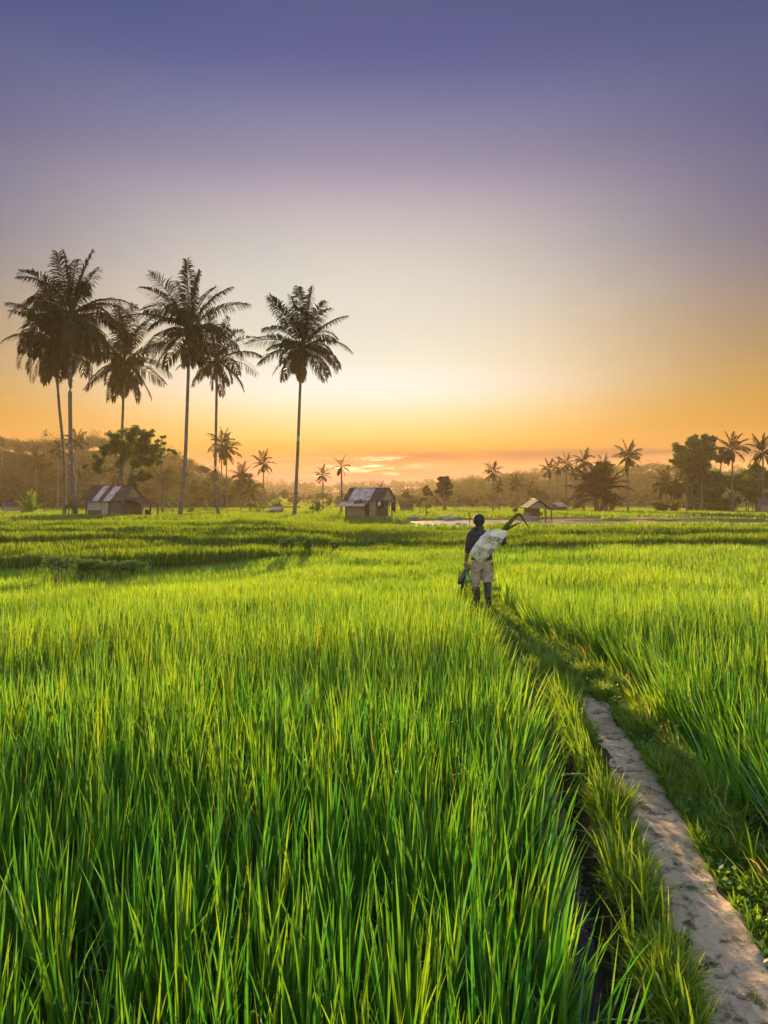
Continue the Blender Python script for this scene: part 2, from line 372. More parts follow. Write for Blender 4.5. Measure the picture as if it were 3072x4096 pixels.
def scatter(n, y0, y1, margin=1.0, power=1.0):
    """points in the wedge the lens could see (and a step beside it), even per square metre when power is 1"""
    y = np.sqrt(rng.uniform(y0 * y0, y1 * y1, n)) if power == 1 else y0 + (y1 - y0) * rng.uniform(0, 1, n) ** power
    x = rng.uniform(-1, 1, n) * (.58 * y + margin)
    return x, y
def inside(x, y):
    """-1 left field, +1 right field, 0 path bund"""
    le = pl(y, LEFT_EDGE) + .07 * vnoise(y * 2.0, y * 0, 61); re = pl(y, RIGHT_EDGE) + .10 * vnoise(y * 1.6, y * 0, 62)
    s = np.where(x < le - .02, -1, np.where(x > re, 1, 0))
    return np.where(y > 21, np.where(x < 3, -1, 1), s)
def hills_of_rice(y0, y1, spacing, per, margin):
    """transplanted hills in slightly wandering rows, several blades each"""
    ny = int((y1 - y0) / spacing); nx = int(2 * (.58 * y1 + margin) / spacing)
    gy, gx = np.meshgrid(y0 + np.arange(ny) * spacing, (np.arange(nx) - nx / 2) * spacing, indexing='ij')
    gx = gx.ravel() + rng.normal(0, .22 * spacing, gx.size) + .12 * vnoise(gy.ravel() * .5, gx.ravel() * .2, 63); gy = gy.ravel() + rng.normal(0, .22 * spacing, gy.size)
    keep = (np.abs(gx) < .58 * gy + margin)
    gx, gy = gx[keep], gy[keep]
    return gx, gy
def rice_block(name, label, side, y0, y1, spacing, per, wid, hgt, segs, margin=1.0):
    gx, gy = hills_of_rice(y0, y1, spacing, per, margin)
    k = inside(gx, gy) == side; gx, gy = gx[k], gy[k]
    vig = vnoise(gx * .6, gy * .6, 64) + .6 * vnoise(gx * 1.7, gy * 1.7, 65)
    hh = hgt * (1 + .12 * vig)
    n = len(gx); N = n * per
    hx = np.repeat(gx, per); hy = np.repeat(gy, per); hh = np.repeat(hh, per)
    az = rng.uniform(0, 2 * np.pi, N); r = np.abs(rng.normal(0, .035, N))
    bx = hx + r * np.cos(az); by = hy + r * np.sin(az)
    lean = np.abs(rng.normal(.06, .07, N)) + .02
    le = pl(hy, LEFT_EDGE); re = pl(hy, RIGHT_EDGE)
    # outermost plants lean out over the path
    if side < 0: e = ss(.45, 0.0, le - hx) * (hy < 18); out_az = 0.0
    else: e = ss(.8, 0.0, hx - re) * (hy < 18); out_az = math.pi
    pull = rng.uniform(0, 1, N) < e * .8
    az = np.where(pull, out_az + rng.normal(0, .5, N), az); lean = np.where(pull, rng.uniform(.12, .55, N) if side > 0 else rng.uniform(.08, .40, N) * (.85 + .15 * ss(3.5, 5, hy)), lean)
    curl = np.where(rng.uniform(0, 1, N) < .085, rng.uniform(.5, 1.3, N), np.abs(rng.normal(.0, .09, N)))
    H = hh * rng.uniform(.50, 1.08, N)
    W = wid * rng.uniform(.6, 1.25, N)
    tint = np.clip(np.repeat(.20 + .42 * ss(2, 12, gy) + .18 * rng.normal(0, 1, n) + .12 * vig, per) + rng.normal(0, .2, N), 0, .98)  # yellower with distance: the warm light further out is put into the leaf colour
    tint = np.where(rng.uniform(0, 1, N) < .0007, 1.0, tint)
    P = np.stack([bx, by, zg(bx, by) - .01], -1)
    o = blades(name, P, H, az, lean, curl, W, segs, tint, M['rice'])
    k = (rng.uniform(0, 1, N) < .055) & (by > 2.2) & (by < 11); DEW.append(TIPS[k])
    return tag(o, label, 'rice', kind='stuff')
DEW = []
def dew():
    # beads of dew on the leaf tips, coloured white to read as glints
    C = np.concatenate(DEW); n = len(C); r = (.0026 * rng.uniform(.6, 1.35, n) * np.clip(C[:, 1] / 4.5, .8, 1.6))[:, None]
    E = np.array([[1, 0, 0], [0, 1, 0], [-1, 0, 0], [0, -1, 0], [0, 0, 1.1], [0, 0, -1.1]]); V = (C[:, None, :] + E[None] * r[:, None]).reshape(-1, 3)
    T = np.array([[0, 1, 4], [1, 2, 4], [2, 3, 4], [3, 0, 4], [1, 0, 5], [2, 1, 5], [3, 2, 5], [0, 3, 5]]); Q = ((np.arange(n) * 6)[:, None, None] + T[None]).reshape(-1, 3)
    m, t = new_mat('dew_drop')
    x = t.n('ShaderNodeMixShader', ins={0: .6, 1: t.n('ShaderNodeBsdfDiffuse', ins={'Color': (.85, .88, .9, 1)}).outputs[0], 2: t.n('ShaderNodeBsdfTranslucent', ins={'Color': (.9, .9, .88, 1)}).outputs[0]}).outputs[0]
    out(t, t.n('ShaderNodeMixShader', ins={0: .25, 1: x, 2: t.n('ShaderNodeBsdfGlossy', ins={'Roughness': .15}).outputs[0]}).outputs[0])
    tag(obj('dew', np_mesh('dew', V, Q), m), 'tiny dew beads glinting on the tips of the rice leaves', 'dew', kind='stuff')
def near_rice():
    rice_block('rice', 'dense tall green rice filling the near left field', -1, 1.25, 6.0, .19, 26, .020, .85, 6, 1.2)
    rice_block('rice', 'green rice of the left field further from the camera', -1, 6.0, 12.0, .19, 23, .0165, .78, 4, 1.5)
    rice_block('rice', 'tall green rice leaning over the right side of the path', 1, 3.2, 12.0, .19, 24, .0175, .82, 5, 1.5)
def mid_rice():
    for side, lab in ((-1, 'yellow green rice beyond the middle of the left field'), (1, 'yellow green rice beyond the walking man on the right')):
        N = 60000 if side < 0 else 34000
        x, y = scatter(int(N * 4.2), 11.6, 26.8, 2.0); k = (inside(x, y) == side); x, y = x[k], y[k]
        y1 = yl(L1, x, 3); k = y < y1 - np.where((x > -2) & (x < 5.2), -.25, .2); x, y = x[k], y[k]
        vig = vnoise(x * .5, y * .5, 66) + .6 * vnoise(x * 1.3, y * 1.3, 67); n = len(x)
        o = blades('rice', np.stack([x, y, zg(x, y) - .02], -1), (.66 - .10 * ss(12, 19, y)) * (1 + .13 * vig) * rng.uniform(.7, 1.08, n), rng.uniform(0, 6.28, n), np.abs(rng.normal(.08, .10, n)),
                   np.where(rng.uniform(0, 1, n) < .04, .8, .05), .026 * rng.uniform(.7, 1.3, n), 3, np.clip(.66 + .2 * vig + rng.normal(0, .2, n), 0, .98), M['rice'])  # higher tint carries on the warm light painted into the leaves
        tag(o, lab, 'rice', kind='stuff')
    # terraces, plot by plot; a narrow bare bund is left along every edge
    plots = [(L1, 3, L2, 5, .16, 'rice of the lowest terrace with a dark shaded front edge'), (L2, 5, L3, 7, .16, 'rice of the second terrace stepping up behind the first'), (L3, 7, L4, 9, .16, 'rice of the highest terrace before the river')]
    for (a, sa, b, sb, gap, lab) in plots:
        x, y = scatter(150000, 19.5, 36, 3.0)
        d0 = y - yl(a, x, sa); d1 = yl(b, x, sb) - y
        k = (d0 > np.where((x > -2) & (x < 5.2), .02, gap)) & (d1 > np.where((x > -2) & (x < 5.2), -.2, .12)); x, y, d0 = x[k], y[k], d0[k]; n = len(x)
        vig = 1.3 * vnoise(x * .3, y * .55, 68) + .6 * vnoise(x * 1.1, y * 1.1, 69)
        o = blades('terrace_rice', np.stack([x, y, zg(x, y) - .02], -1), .50 * (1 + .22 * vig) * rng.uniform(.75, 1.06, n), rng.uniform(0, 6.28, n), np.abs(rng.normal(.08, .12, n)), np.full(n, .06), .045 * rng.uniform(.7, 1.3, n), 2,
                   np.clip(.55 + .2 * vig + rng.normal(0, .22, n), 0, 1), M['terrace_rice'])
        tag(o, lab, 'rice', kind='stuff')
    # low plot between the near field and the first bank (ditch side scrub) and the weedy banks themselves
    x = rng.uniform(-14, 16, 26000); which = rng.integers(0, 3, 26000)
    yb = np.where(which == 0, yl(L1, x, 3), np.where(which == 1, yl(L2, x, 5), yl(L3, x, 7))) + rng.uniform(-.35, .35, 26000); n = len(x)
    k = (np.abs(x) < .6 * yb + 2) & ((which > 0) | (rng.uniform(0, 1, n) < .8)); x, yb = x[k], yb[k]; n = len(x)
    o = blades('bank_grass', np.stack([x, yb, zg(x, yb) - .02], -1), rng.uniform(.10, .34, n) * (1 + .5 * vnoise(x * .8, yb * .2, 70)), rng.uniform(0, 6.28, n), rng.uniform(.1, .5, n), rng.uniform(0, .6, n), .04 * rng.uniform(.6, 1.2, n), 2, None, M['verge'])
    tag(o, 'weedy grass on the steps between the terraces', 'grass', kind='stuff')
def far_rice():
    x, y = scatter(250000, 34, 470, 4, 2.6)
    rc = pl(x, RIV); k = ~((np.abs(y - rc) < 9.5) & (x > .6)) & (y - yl(L4, x, 9) > .5)
    # bare lanes between the far plots
    lane = np.abs(np.mod(y + 3 * vnoise(x * .05, y * .02, 75), 17.0) - 1.0) < .55
    k &= ~lane & ~((x > 1.5) & (y < rc))
    x, y = x[k], y[k]; n = len(x); sc_ = np.clip(y / 40, 1, 4.5)
    vig = vnoise(x * .12, y * .12, 76) + .5 * vnoise(x * .4, y * .4, 77)
    o = blades('far_rice', np.stack([x, y, zg(x, y) - .02], -1), .42 * (1 + .25 * vig) * rng.uniform(.7, 1.1, n), rng.uniform(0, 6.28, n), np.abs(rng.normal(.1, .12, n)), np.full(n, .05), .055 * sc_ * rng.uniform(.7, 1.3, n), 2,
               np.clip(.6 + .22 * vig + rng.normal(0, .2, n), 0, 1), M['terrace_rice'])
    tag(o, 'flat bright rice fields beyond the huts and the river', 'rice', kind='stuff')
    # rough grass along the river banks
    x = rng.uniform(.5, 45, 26000); y = pl(x, RIV) + np.where(rng.uniform(0, 1, 26000) < .5, -1, 1) * rng.uniform(1.5, 10, 26000)
    z = zg(x, y); k = z > WATER + .08; x, y, z = x[k], y[k], z[k]; n = len(x)
    o = blades('bank_grass', np.stack([x, y, z - .02], -1), rng.uniform(.10, .34, n) * (1 + .6 * vnoise(x * .5, y * .5, 78)), rng.uniform(0, 6.28, n), rng.uniform(.1, .5, n), rng.uniform(0, .5, n), .07 * rng.uniform(.6, 1.3, n), 2, None, M['verge'])
    tag(o, 'rough brown green grass along both river banks', 'grass', kind='stuff')
def verge_grass():
    # short turf on both sides of the path
    def strip(name, lab, n, y0, y1, lo, hi, h0, h1, w, tuft=.5, avoid=True):
        y = np.sqrt(rng.uniform(y0 * y0, y1 * y1, n)) if y1 < 8 else rng.uniform(y0, y1, n); u = rng.uniform(0, 1, n)
        a = lo(y); b = hi(y); x = a + (b - a) * u
        den = vnoise(x * 4, y * 4, 81) + .7 * vnoise(x * 11, y * 11, 82)
        k = den > rng.uniform(-1.2, .9, n) * tuft - .15 if tuft else np.ones(n, bool)
        x, y, den = x[k], y[k], den[k]; n = len(x)
        H = rng.uniform(h0, h1, n) * (1 + .6 * den)
        o = blades(name, np.stack([x, y, zg(x, y) - .008], -1), H, rng.uniform(0, 6.28, n), rng.uniform(.05, .6, n), rng.uniform(0, .7, n), w * rng.uniform(.6, 1.3, n), 3, np.clip(.45 + .25 * den + rng.normal(0, .2, n), 0, 1), M['verge'])
        tag(o, lab, 'grass', kind='stuff')
    pc = lambda y: pl(y, PATH); pw = lambda y: pl(y, [(1, .25), (2.7, .23), (4, .20), (5.5, .19), (6.4, .15), (7.2, .10), (8, .03), (20, 0)])
    strip('verge_grass', 'low turf on the right edge of the dirt path', 42000, 2.6, 8.2, lambda y: pc(y) + pw(y) - .02, lambda y: np.minimum(pc(y) + pw(y) + .42, pl(y, RIGHT_EDGE) - .10), .03, .15, .013, 1.3)
    strip('verge_grass', 'grass and weeds on the left edge of the dirt path', 26000, 1.8, 8.2, lambda y: np.maximum(pl(y, LEFT_EDGE) + .34, pc(y) - pw(y) - .40), lambda y: pc(y) - pw(y) + .02, .06, .17, .010, 1.0)
    strip('verge_grass', 'grass overgrowing the path around the walking man', 42000, 7.0, 16.5, lambda y: pl(y, LEFT_EDGE) - .05, lambda y: pl(y, RIGHT_EDGE) + .05, .05, .15, .012, .8)
    # scattered sprigs on the path itself
    n = 900; y = rng.uniform(2.2, 7.6, n); x = pc(y) + rng.normal(0, .6, n) * pw(y)
    k = vnoise(x * 5, y * 5, 83) > .25; x, y = x[k], y[k]; n = len(x)
    o = blades('path_weeds', np.stack([x, y, zg(x, y) + .005], -1), rng.uniform(.02, .055, n), rng.uniform(0, 6.28, n), rng.uniform(.3, 1.2, n), rng.uniform(0, .8, n), .008 * rng.uniform(.6, 1.3, n), 2, None, M['verge'])
    tag(o, 'tiny weeds sprouting from the bare dirt path', 'weeds', kind='stuff')
    # tall bright tufts between ditch and path
    cs = [(px_, y_) for y_, n_ in ((2.7, 2), (3.05, 2), (3.5, 2), (3.72, 1), (4.1, 2), (4.55, 1), (5.05, 2), (5.5, 3), (5.8, 2), (6.2, 3), (6.6, 3)) for px_ in [float(pl(y_, PATH)) - rng.uniform(.28, .42) for _ in range(n_)]]
    PX = []; 
    for cx, cy in cs: 
        k = rng.integers(8, 34); PX.append(np.stack([cx + rng.normal(0, .035, k), cy + rng.normal(0, .09, k)], -1))
    PX = np.concatenate(PX); n = len(PX)
    o = blades('verge_tufts', np.stack([PX[:, 0], PX[:, 1], zg(PX[:, 0], PX[:, 1]) - .01], -1), rng.uniform(.18, .46, n), rng.normal(2.6, 1.3, n), np.abs(rng.normal(.18, .15, n)), np.abs(rng.normal(0, .2, n)), .014 * rng.uniform(.7, 1.3, n), 5, np.clip(rng.normal(.75, .18, n), 0, .97), M['verge'])
    tag(o, 'taller yellow green grass tufts between the ditch and the path', 'grass', kind='stuff')
def verge_weeds():
    # broad-leaved creepers and stray long blades among the turf
    y = np.sqrt(rng.uniform(2.4 ** 2, 8.5 ** 2, 9000)); u = rng.uniform(0, 1, 9000); pw = pl(y, [(1, .22), (4, .175), (6.4, .13), (8, .03)])
    a = pl(y, PATH) + pw; b = np.minimum(a + .45, pl(y, RIGHT_EDGE)); left = rng.uniform(0, 1, 9000) < .3
    x = np.where(left, pl(y, PATH) - pw - .35 * u, a + (b - a) * u); k = vnoise(x * 6, y * 6, 91) + .6 * vnoise(x * 15, y * 15, 92) > .05; x, y = x[k], y[k]; n = len(x)
    d = rng.normal(0, 1, (n, 3)); d[:, 2] = np.abs(d[:, 2]) * .5; d /= np.linalg.norm(d, axis=1)[:, None]; q = np.cross(d, rng.normal(0, 1, (n, 3))); q /= np.linalg.norm(q, axis=1)[:, None]
    C = np.stack([x, y, zg(x, y) + rng.uniform(.01, .11, n)], -1); s_ = (.035 * rng.uniform(.5, 1.5, n))[:, None]
    P = np.stack([C - d * s_ * .5, C + q * s_ * .28, C + d * s_ * .5, C - q * s_ * .28], 1).reshape(-1, 3)
    o = obj('verge_weeds', np_mesh('verge_weeds', P, np.arange(4 * n).reshape(n, 4), tint=np.repeat(np.clip(rng.normal(.5, .25, n), 0, 1), 4), smooth=False), M['shrub_leaf']); tag(o, 'small broad-leaved weeds creeping over both path edges', 'weeds', kind='stuff')
    y = np.sqrt(rng.uniform(2.6 ** 2, 9.5 ** 2, 1500)); a = pl(y, PATH) + .26; x = a + (pl(y, RIGHT_EDGE) - a) * rng.uniform(.25, 1.0, 1500); n = len(x)
    o = blades('verge_tufts', np.stack([x, y, zg(x, y) - .01], -1), rng.uniform(.12, .42, n), rng.normal(3.0, 1.2, n), np.abs(rng.normal(.3, .25, n)), np.abs(rng.normal(.2, .4, n)), .012 * rng.uniform(.7, 1.3, n), 5, np.clip(rng.normal(.7, .25, n), 0, 1), M['verge'])
    tag(o, 'stray arching grass blades on the right verge under the rice', 'grass', kind='stuff')
def straw():
    # dry stalks trodden into the path
    n = 70; y = rng.uniform(2.3, 7.2, n); x = pl(y, PATH) + rng.uniform(-.8, .8, n) * pl(y, [(1, .25), (4, .2), (7.2, .1)]); a = rng.uniform(0, 6.28, n); l = rng.uniform(.03, .16, n); w_ = rng.uniform(.0025, .006, n)
    z0 = np.maximum(zg(x, y), -.02) + .024; d = np.stack([np.cos(a), np.sin(a), 0 * a], -1) * (l / 2)[:, None]; s_ = np.stack([-np.sin(a), np.cos(a), 0 * a], -1) * (w_ / 2)[:, None]; C = np.stack([x, y, z0], -1); up = np.array([0, 0, 1.0]) * .004
    P = np.stack([C - d - s_, C - d + s_, C + s_ + up, C - s_ + up, C + d + s_ * .3, C + d - s_ * .3], 1).reshape(-1, 3); b = (np.arange(n) * 6)[:, None]
    Q = np.concatenate([np.concatenate([b, b + 1, b + 2, b + 3], 1), np.concatenate([b + 3, b + 2, b + 4, b + 5], 1)])
    tag(obj('straw', np_mesh('straw', P, Q), solid('dry_straw', (.34, .26, .14), (.55, .45, .28), 20, .8)), 'bits of dry straw trodden into the dirt path', 'straw', kind='stuff')
straw(); verge_weeds(); near_rice(); mid_rice(); far_rice(); verge_grass(); dew()
# ------------------------------------------------------------------ palms
def frond_arrays(p0, az, e0, L, droop, n, llen, lw, hang=.55, ragged=0.0, twist=0.0, segs=9):
    """one feather leaf: curved rachis tube strip + leaflets, as quads"""
    s = np.linspace(0, 1, segs + 1)
    e = e0 - droop * s ** 1.35
    ds = L / segs
    hx = np.concatenate([[0], np.cumsum(np.cos(e[:-1]) * ds)]); hz = np.concatenate([[0], np.cumsum(np.sin(e[:-1]) * ds)])
    ca, sa = math.cos(az), math.sin(az)
    R0 = np.stack([p0[0] + ca * hx, p0[1] + sa * hx, p0[2] + hz], -1)
    V = []; Qs = []
    w = .07 * (1 - .8 * s)[:, None] * L / 5
    side = np.array([-sa, ca, 0.0]); upv = np.stack([-np.sin(e) * ca, -np.sin(e) * sa, np.cos(e)], -1)
    ring = np.stack([R0 + side * w, R0 + upv * w, R0 - side * w, R0 - upv * w], 1)
    V.append(ring.reshape(-1, 3)); ii = np.arange((segs + 1) * 4).reshape(segs + 1, 4)
    for k in range(4): Qs.append(np.stack([ii[:-1, k], ii[:-1, (k + 1) % 4], ii[1:, (k + 1) % 4], ii[1:, k]], -1))
    b = (segs + 1) * 4
    u = np.linspace(.13, .995, n); u = np.repeat(u, 2) + rng.normal(0, .004, 2 * n); sg = np.tile([1., -1.], n)
    if ragged: k = rng.uniform(0, 1, 2 * n) > ragged; u, sg = u[k], sg[k]
    u = np.clip(u, 0, 1); m = len(u)
    base = np.stack([np.interp(u, s, R0[:, i]) for i in range(3)], -1); eu = np.interp(u, s, e)
    tan = np.stack([np.cos(eu) * ca, np.cos(eu) * sa, np.sin(eu)], -1); up = np.stack([-np.sin(eu) * ca, -np.sin(eu) * sa, np.cos(eu)], -1)
    ll = llen * np.interp(u, [0, .13, .35, .7, .9, 1], [.3, .5, 1, .95, .6, .38]) * rng.uniform(.85, 1.1, m)
    fw = np.interp(u, [0, .5, 1], [.35, .55, 1.3])[:, None]
    tw = twist + rng.normal(0, .12, m)[:, None]
    d1 = sg[:, None] * side * np.cos(tw) + up * (.28 + sg[:, None] * np.sin(tw)) + tan * fw
    d1 /= np.linalg.norm(d1, axis=1)[:, None]
    d2 = d1 + np.array([0, 0, -1.0]) * hang * rng.uniform(.7, 1.5, m)[:, None]; d2 /= np.linalg.norm(d2, axis=1)[:, None]
    d3 = d2 + np.array([0, 0, -1.0]) * hang * rng.uniform(.7, 1.5, m)[:, None]; d3 /= np.linalg.norm(d3, axis=1)[:, None]
    q0 = base; q1 = q0 + d1 * ll[:, None] * .35; q2 = q1 + d2 * ll[:, None] * .35; q3 = q2 + d3 * ll[:, None] * .32
    wv = np.cross(d2, up + .4 * tan); wv /= np.linalg.norm(wv, axis=1)[:, None] + 1e-6; wv = wv * lw * .5
    pts = np.stack([q0 - wv * .5, q0 + wv * .5, q1 - wv, q1 + wv, q2 - wv * .75, q2 + wv * .75, q3 - wv * .12, q3 + wv * .12], 1)
    V.append(pts.reshape(-1, 3)); j = (np.arange(m) * 8)[:, None] + b
    for k in (0, 2, 4): Qs.append(np.concatenate([j + k, j + k + 1, j + k + 3, j + k + 2], 1))
    V = np.concatenate(V); Qs = np.concatenate(Qs)
    T = np.concatenate([np.full(b, .9), np.repeat(np.clip(rng.normal(.45, .2, m), 0, .96), 8)])
    return V, Qs, T
def join(parts):
    Vs, Qs, Ts = [], [], []; b = 0
    for V, Q, T in parts: Vs.append(V); Qs.append(Q + b); Ts.append(T); b += len(V)
    return np.concatenate(Vs), np.concatenate(Qs), np.concatenate(Ts)
def ring_trunk(mb, pts, r0, r1, flare, n=12, steps=40):
    """tapered trunk along a bent line with leaf-scar rings and a swollen foot"""
    P = np.array(pts, float); t = np.linspace(0, 1, len(P)); tt = np.linspace(0, 1, steps)
    # smooth interpolation
    C = np.stack([np.interp(tt, t, P[:, i]) for i in range(3)], -1)
    for _ in range(3): C[1:-1] = (C[:-2] + 2 * C[1:-1] + C[2:]) / 4
    H = P[-1, 2] - P[0, 2]
    rad = [(r0 + (r1 - r0) * a) * (1 + flare * math.exp(-a * H / .55)) * (1 + .05 * math.sin(i * 2.4) + .03 * random.uniform(-1, 1)) for i, a in enumerate(tt)]
    mb.tube([tuple(c) for c in C], rad, n)
NEARP = 'tall coconut palms standing in front of the wooded hill'
def coconut_palm(px_row, d, label, radius, fronds, seed, parts=True, r0=.19, r1=.12, nleaf=64, skirt=0, bend=0, group=NEARP, mat='frond', name='coconut_palm', nuts=True, upright=.0, asym=None, lw=.098, ragged=.03):
    """px_row: foot ... crown as (column, row) read off the photograph; d: distance in metres"""
    global rng
    keep = rng; rng = np.random.default_rng(seed); random.seed(seed)
    foot = px_row[0]; z0 = gz(X(foot[0], d), d)
    root = empty(name, (X(foot[0], d), d, z0)); o0 = np.array([X(foot[0], d), d, z0])
    tag(root, label, 'palm tree', group)
    pts = [np.array([X(c, d), d, z0 - .3 if i == 0 else Z(r, d)]) - o0 for i, (c, r) in enumerate(px_row)]
    mb = MB(); ring_trunk(mb, pts, r0, r1, .9); mb.build('trunk', M['trunk'], root, True)
    top = pts[-1]; L = radius * d / F * 1.06; r0 *= 1.4; r1 *= 1.4
    arr = []
    for i in range(fronds):
        q = (i + .5) / fronds                                     # 0 youngest (upright) ... 1 oldest (hanging)
        az = i * 2.39996 + rng.normal(0, .22)
        e0 = R(87) - R(136 + skirt) * q + rng.normal(0, .09)
        if asym is not None: e0 -= asym[1] * max(0, math.cos(az - asym[0]))
        droop = R(20 + bend) + R(42 + bend) * math.sin(math.pi * min(1, q * 1.1)) * rng.uniform(.6, 1.3) + rng.normal(0, .14)
        if q < .10: droop *= .35
        LL = L * (.86 + .25 * math.sin(math.pi * min(1, q + .25))) * rng.uniform(.9, 1.08)
        dead = nuts and q > .93                                   # last leaves hang dry against the trunk
        if dead: e0 = R(-74) + rng.normal(0, .08); droop = R(10); LL *= .7
        p0 = (top[0] + .06 * math.cos(az), top[1] + .06 * math.sin(az), top[2] - .35 * q)
        arr.append(frond_arrays(p0, az, e0, LL, droop, int(nleaf * rng.uniform(.85, 1.1)), L * .26, lw * L / 5, hang=.5 + .5 * q, ragged=ragged + .06 + .45 * max(0, q - .5), twist=rng.normal(0, .65)))
        if dead: arr[-1] = (arr[-1][0], arr[-1][1], np.full(len(arr[-1][2]), 1.0))
    if parts:
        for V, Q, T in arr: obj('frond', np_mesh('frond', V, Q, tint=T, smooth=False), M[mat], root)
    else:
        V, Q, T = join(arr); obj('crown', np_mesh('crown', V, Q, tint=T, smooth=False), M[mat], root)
    if nuts:
        mb = MB()
        for i in range(13):
            a = random.uniform(0, 6.28); mb.ball((top[0] + .26 * math.cos(a), top[1] + .26 * math.sin(a), top[2] - .45 - random.uniform(0, .45)), .16, 0, 7, 5, .05, (1, 1, 1.2))
        mb.build('coconut_cluster', M['coconut'], root, True)
    rng = keep
    return root
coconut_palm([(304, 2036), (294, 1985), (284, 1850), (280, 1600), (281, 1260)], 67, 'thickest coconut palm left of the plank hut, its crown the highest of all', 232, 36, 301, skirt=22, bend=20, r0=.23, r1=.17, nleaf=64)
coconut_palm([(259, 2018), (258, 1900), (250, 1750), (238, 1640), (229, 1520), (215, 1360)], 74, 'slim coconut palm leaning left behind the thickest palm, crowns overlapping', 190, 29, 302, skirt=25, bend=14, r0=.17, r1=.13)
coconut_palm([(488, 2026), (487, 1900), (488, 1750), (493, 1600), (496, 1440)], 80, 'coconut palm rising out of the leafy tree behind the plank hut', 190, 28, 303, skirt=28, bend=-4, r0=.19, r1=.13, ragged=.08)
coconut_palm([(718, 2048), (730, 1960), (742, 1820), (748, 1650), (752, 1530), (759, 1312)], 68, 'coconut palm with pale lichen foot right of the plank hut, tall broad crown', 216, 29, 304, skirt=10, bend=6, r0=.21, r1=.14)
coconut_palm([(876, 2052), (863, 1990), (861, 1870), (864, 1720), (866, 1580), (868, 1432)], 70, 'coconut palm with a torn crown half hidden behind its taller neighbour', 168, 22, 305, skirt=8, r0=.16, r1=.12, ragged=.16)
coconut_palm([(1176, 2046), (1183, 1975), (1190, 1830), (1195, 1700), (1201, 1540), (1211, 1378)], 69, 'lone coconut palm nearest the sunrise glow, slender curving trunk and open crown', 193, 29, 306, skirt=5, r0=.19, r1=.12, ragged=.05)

MIDP = 'distant coconut palms across the plain'
def far_palm(px, row, brow, rad, d, seed, label, fr=18, **kw):
    d0 = d
    tw = kw.pop('tip', px)
    return coconut_palm([(px if 'foot' not in kw else kw['foot'], brow), ((px + tw) / 2 + (seed % 5) - 2, (row + brow) / 2), (tw, row)], d0, label, rad, fr, seed, parts=False, nleaf=32, r0=.14, r1=.10, group=MIDP, mat='far_frond', nuts=False, lw=.22, skirt=kw.get('skirt', 5), name='coconut_palm')
def dist(px, brow):
    """distance at which the ground meets this row of the photograph"""
    ds = np.linspace(45, 204, 900); zz = zg(X(px, ds), ds); rows = HZ + (CAM_H - zz) * F / ds
    k = np.argmin(np.abs(rows - brow)); return float(ds[k])
FP = [(888, 1775, 66, 135, 'shaggy palm just right of the torn-crowned palm, left of a twin', 20, 25), (907, 1800, 58, 138, 'shaggy palm forming the right half of a close pair', 16, 25),
      (1054, 1852, 50, 125, 'small round-crowned palm standing alone left of the lone tall palm', 18, 8), (1291, 1898, 38, 130, 'shorter of the two thin palms left of the tin roofed hut', 13, 5), (1365, 1862, 44, 95, 'thin palm with a sparse drooping crown beside the tin roofed hut', 9, 25),
      (1000, 1960, 58, 128, 'low palm with arching fronds at the end of the left wood', 14, 8), (965, 1905, 52, 140, 'palm at the right tip of the left wood behind a low palm', 16, 10), (1624, 1968, 27, 150, 'pale little palm in the mist above the far shed', 13, 5),
      (1524, 1942, 20, 200, 'tiny palm top peeking over the ridge of the tin roof', 12, 5), (1971, 1886, 42, 112, 'palm above the farmer, taller of the pair on the left', 18, 8), (1996, 1946, 30, 122, 'shorter palm tucked under the taller one above the farmer', 14, 15),
      (2058, 1936, 36, 150, 'full-crowned hazy palm between the farmer and the open shelter', 17, 12), (2082, 1928, 32, 160, 'thin hazy palm touching the full-crowned one', 12, 8), (2122, 1950, 34, 165, 'bushy hazy palm right behind the open shelter', 16, 25),
      (2197, 1876, 40, 122, 'leftmost palm of the clump right of the open shelter', 17, 15), (2232, 1868, 36, 130, 'second palm of the clump right of the open shelter', 14, 20), (2266, 1850, 42, 116, 'tallest palm in the middle of the clump right of the shelter', 16, 15),
      (2296, 1886, 34, 124, 'short mop-headed palm in the clump right of the shelter', 14, 25), (2335, 1843, 46, 110, 'palm with long open fronds at the right of the clump', 17, 8), (2414, 1862, 46, 112, 'palm crown showing above the bushy sago palm', 14, 8),
      (2512, 1826, 60, 102, 'solitary tall palm on the right in front of the dark hill', 20, 4), (2930, 1796, 68, 98, 'coconut palm with a pale trunk right of the big dense tree', 20, 6), (3052, 1806, 72, 100, 'palm at the right end with wide open fronds', 18, 2),
      (2662, 1935, 66, 112, 'low drooping palm on the left flank of the big dense tree', 14, 15), (2806, 1885, 52, 100, 'ragged palm in front of the big dense tree', 14, 25), (2748, 1860, 60, 104, 'palm with hanging fronds half lost in the dense tree', 18, 28),
      (144, 1842, 56, 150, 'hazy palm in the wood behind the young sago clump', 18, 15), (304, 1762, 50, 130, 'palm crown just right of the thickest trunk', 16, 5), (230, 1800, 44, 140, 'palm crown crossing behind the two left trunks', 15, 10),
      (182, 1733, 16, 204, 'tiny areca palm standing on the crest of the left hill', 10, 5), (8, 1770, 24, 196, 'palm on the hill crest cut by the edge of the view', 12, 5)]
for i, (px, row, rad, d, lab, fr, sk) in enumerate(FP):
    brow = HZ + (CAM_H - gz(X(px, d), d)) * F / d
    if rad < 18: brow = 1800
    far_palm(px, row, brow, rad, d, 400 + i, lab, fr, skirt=sk)

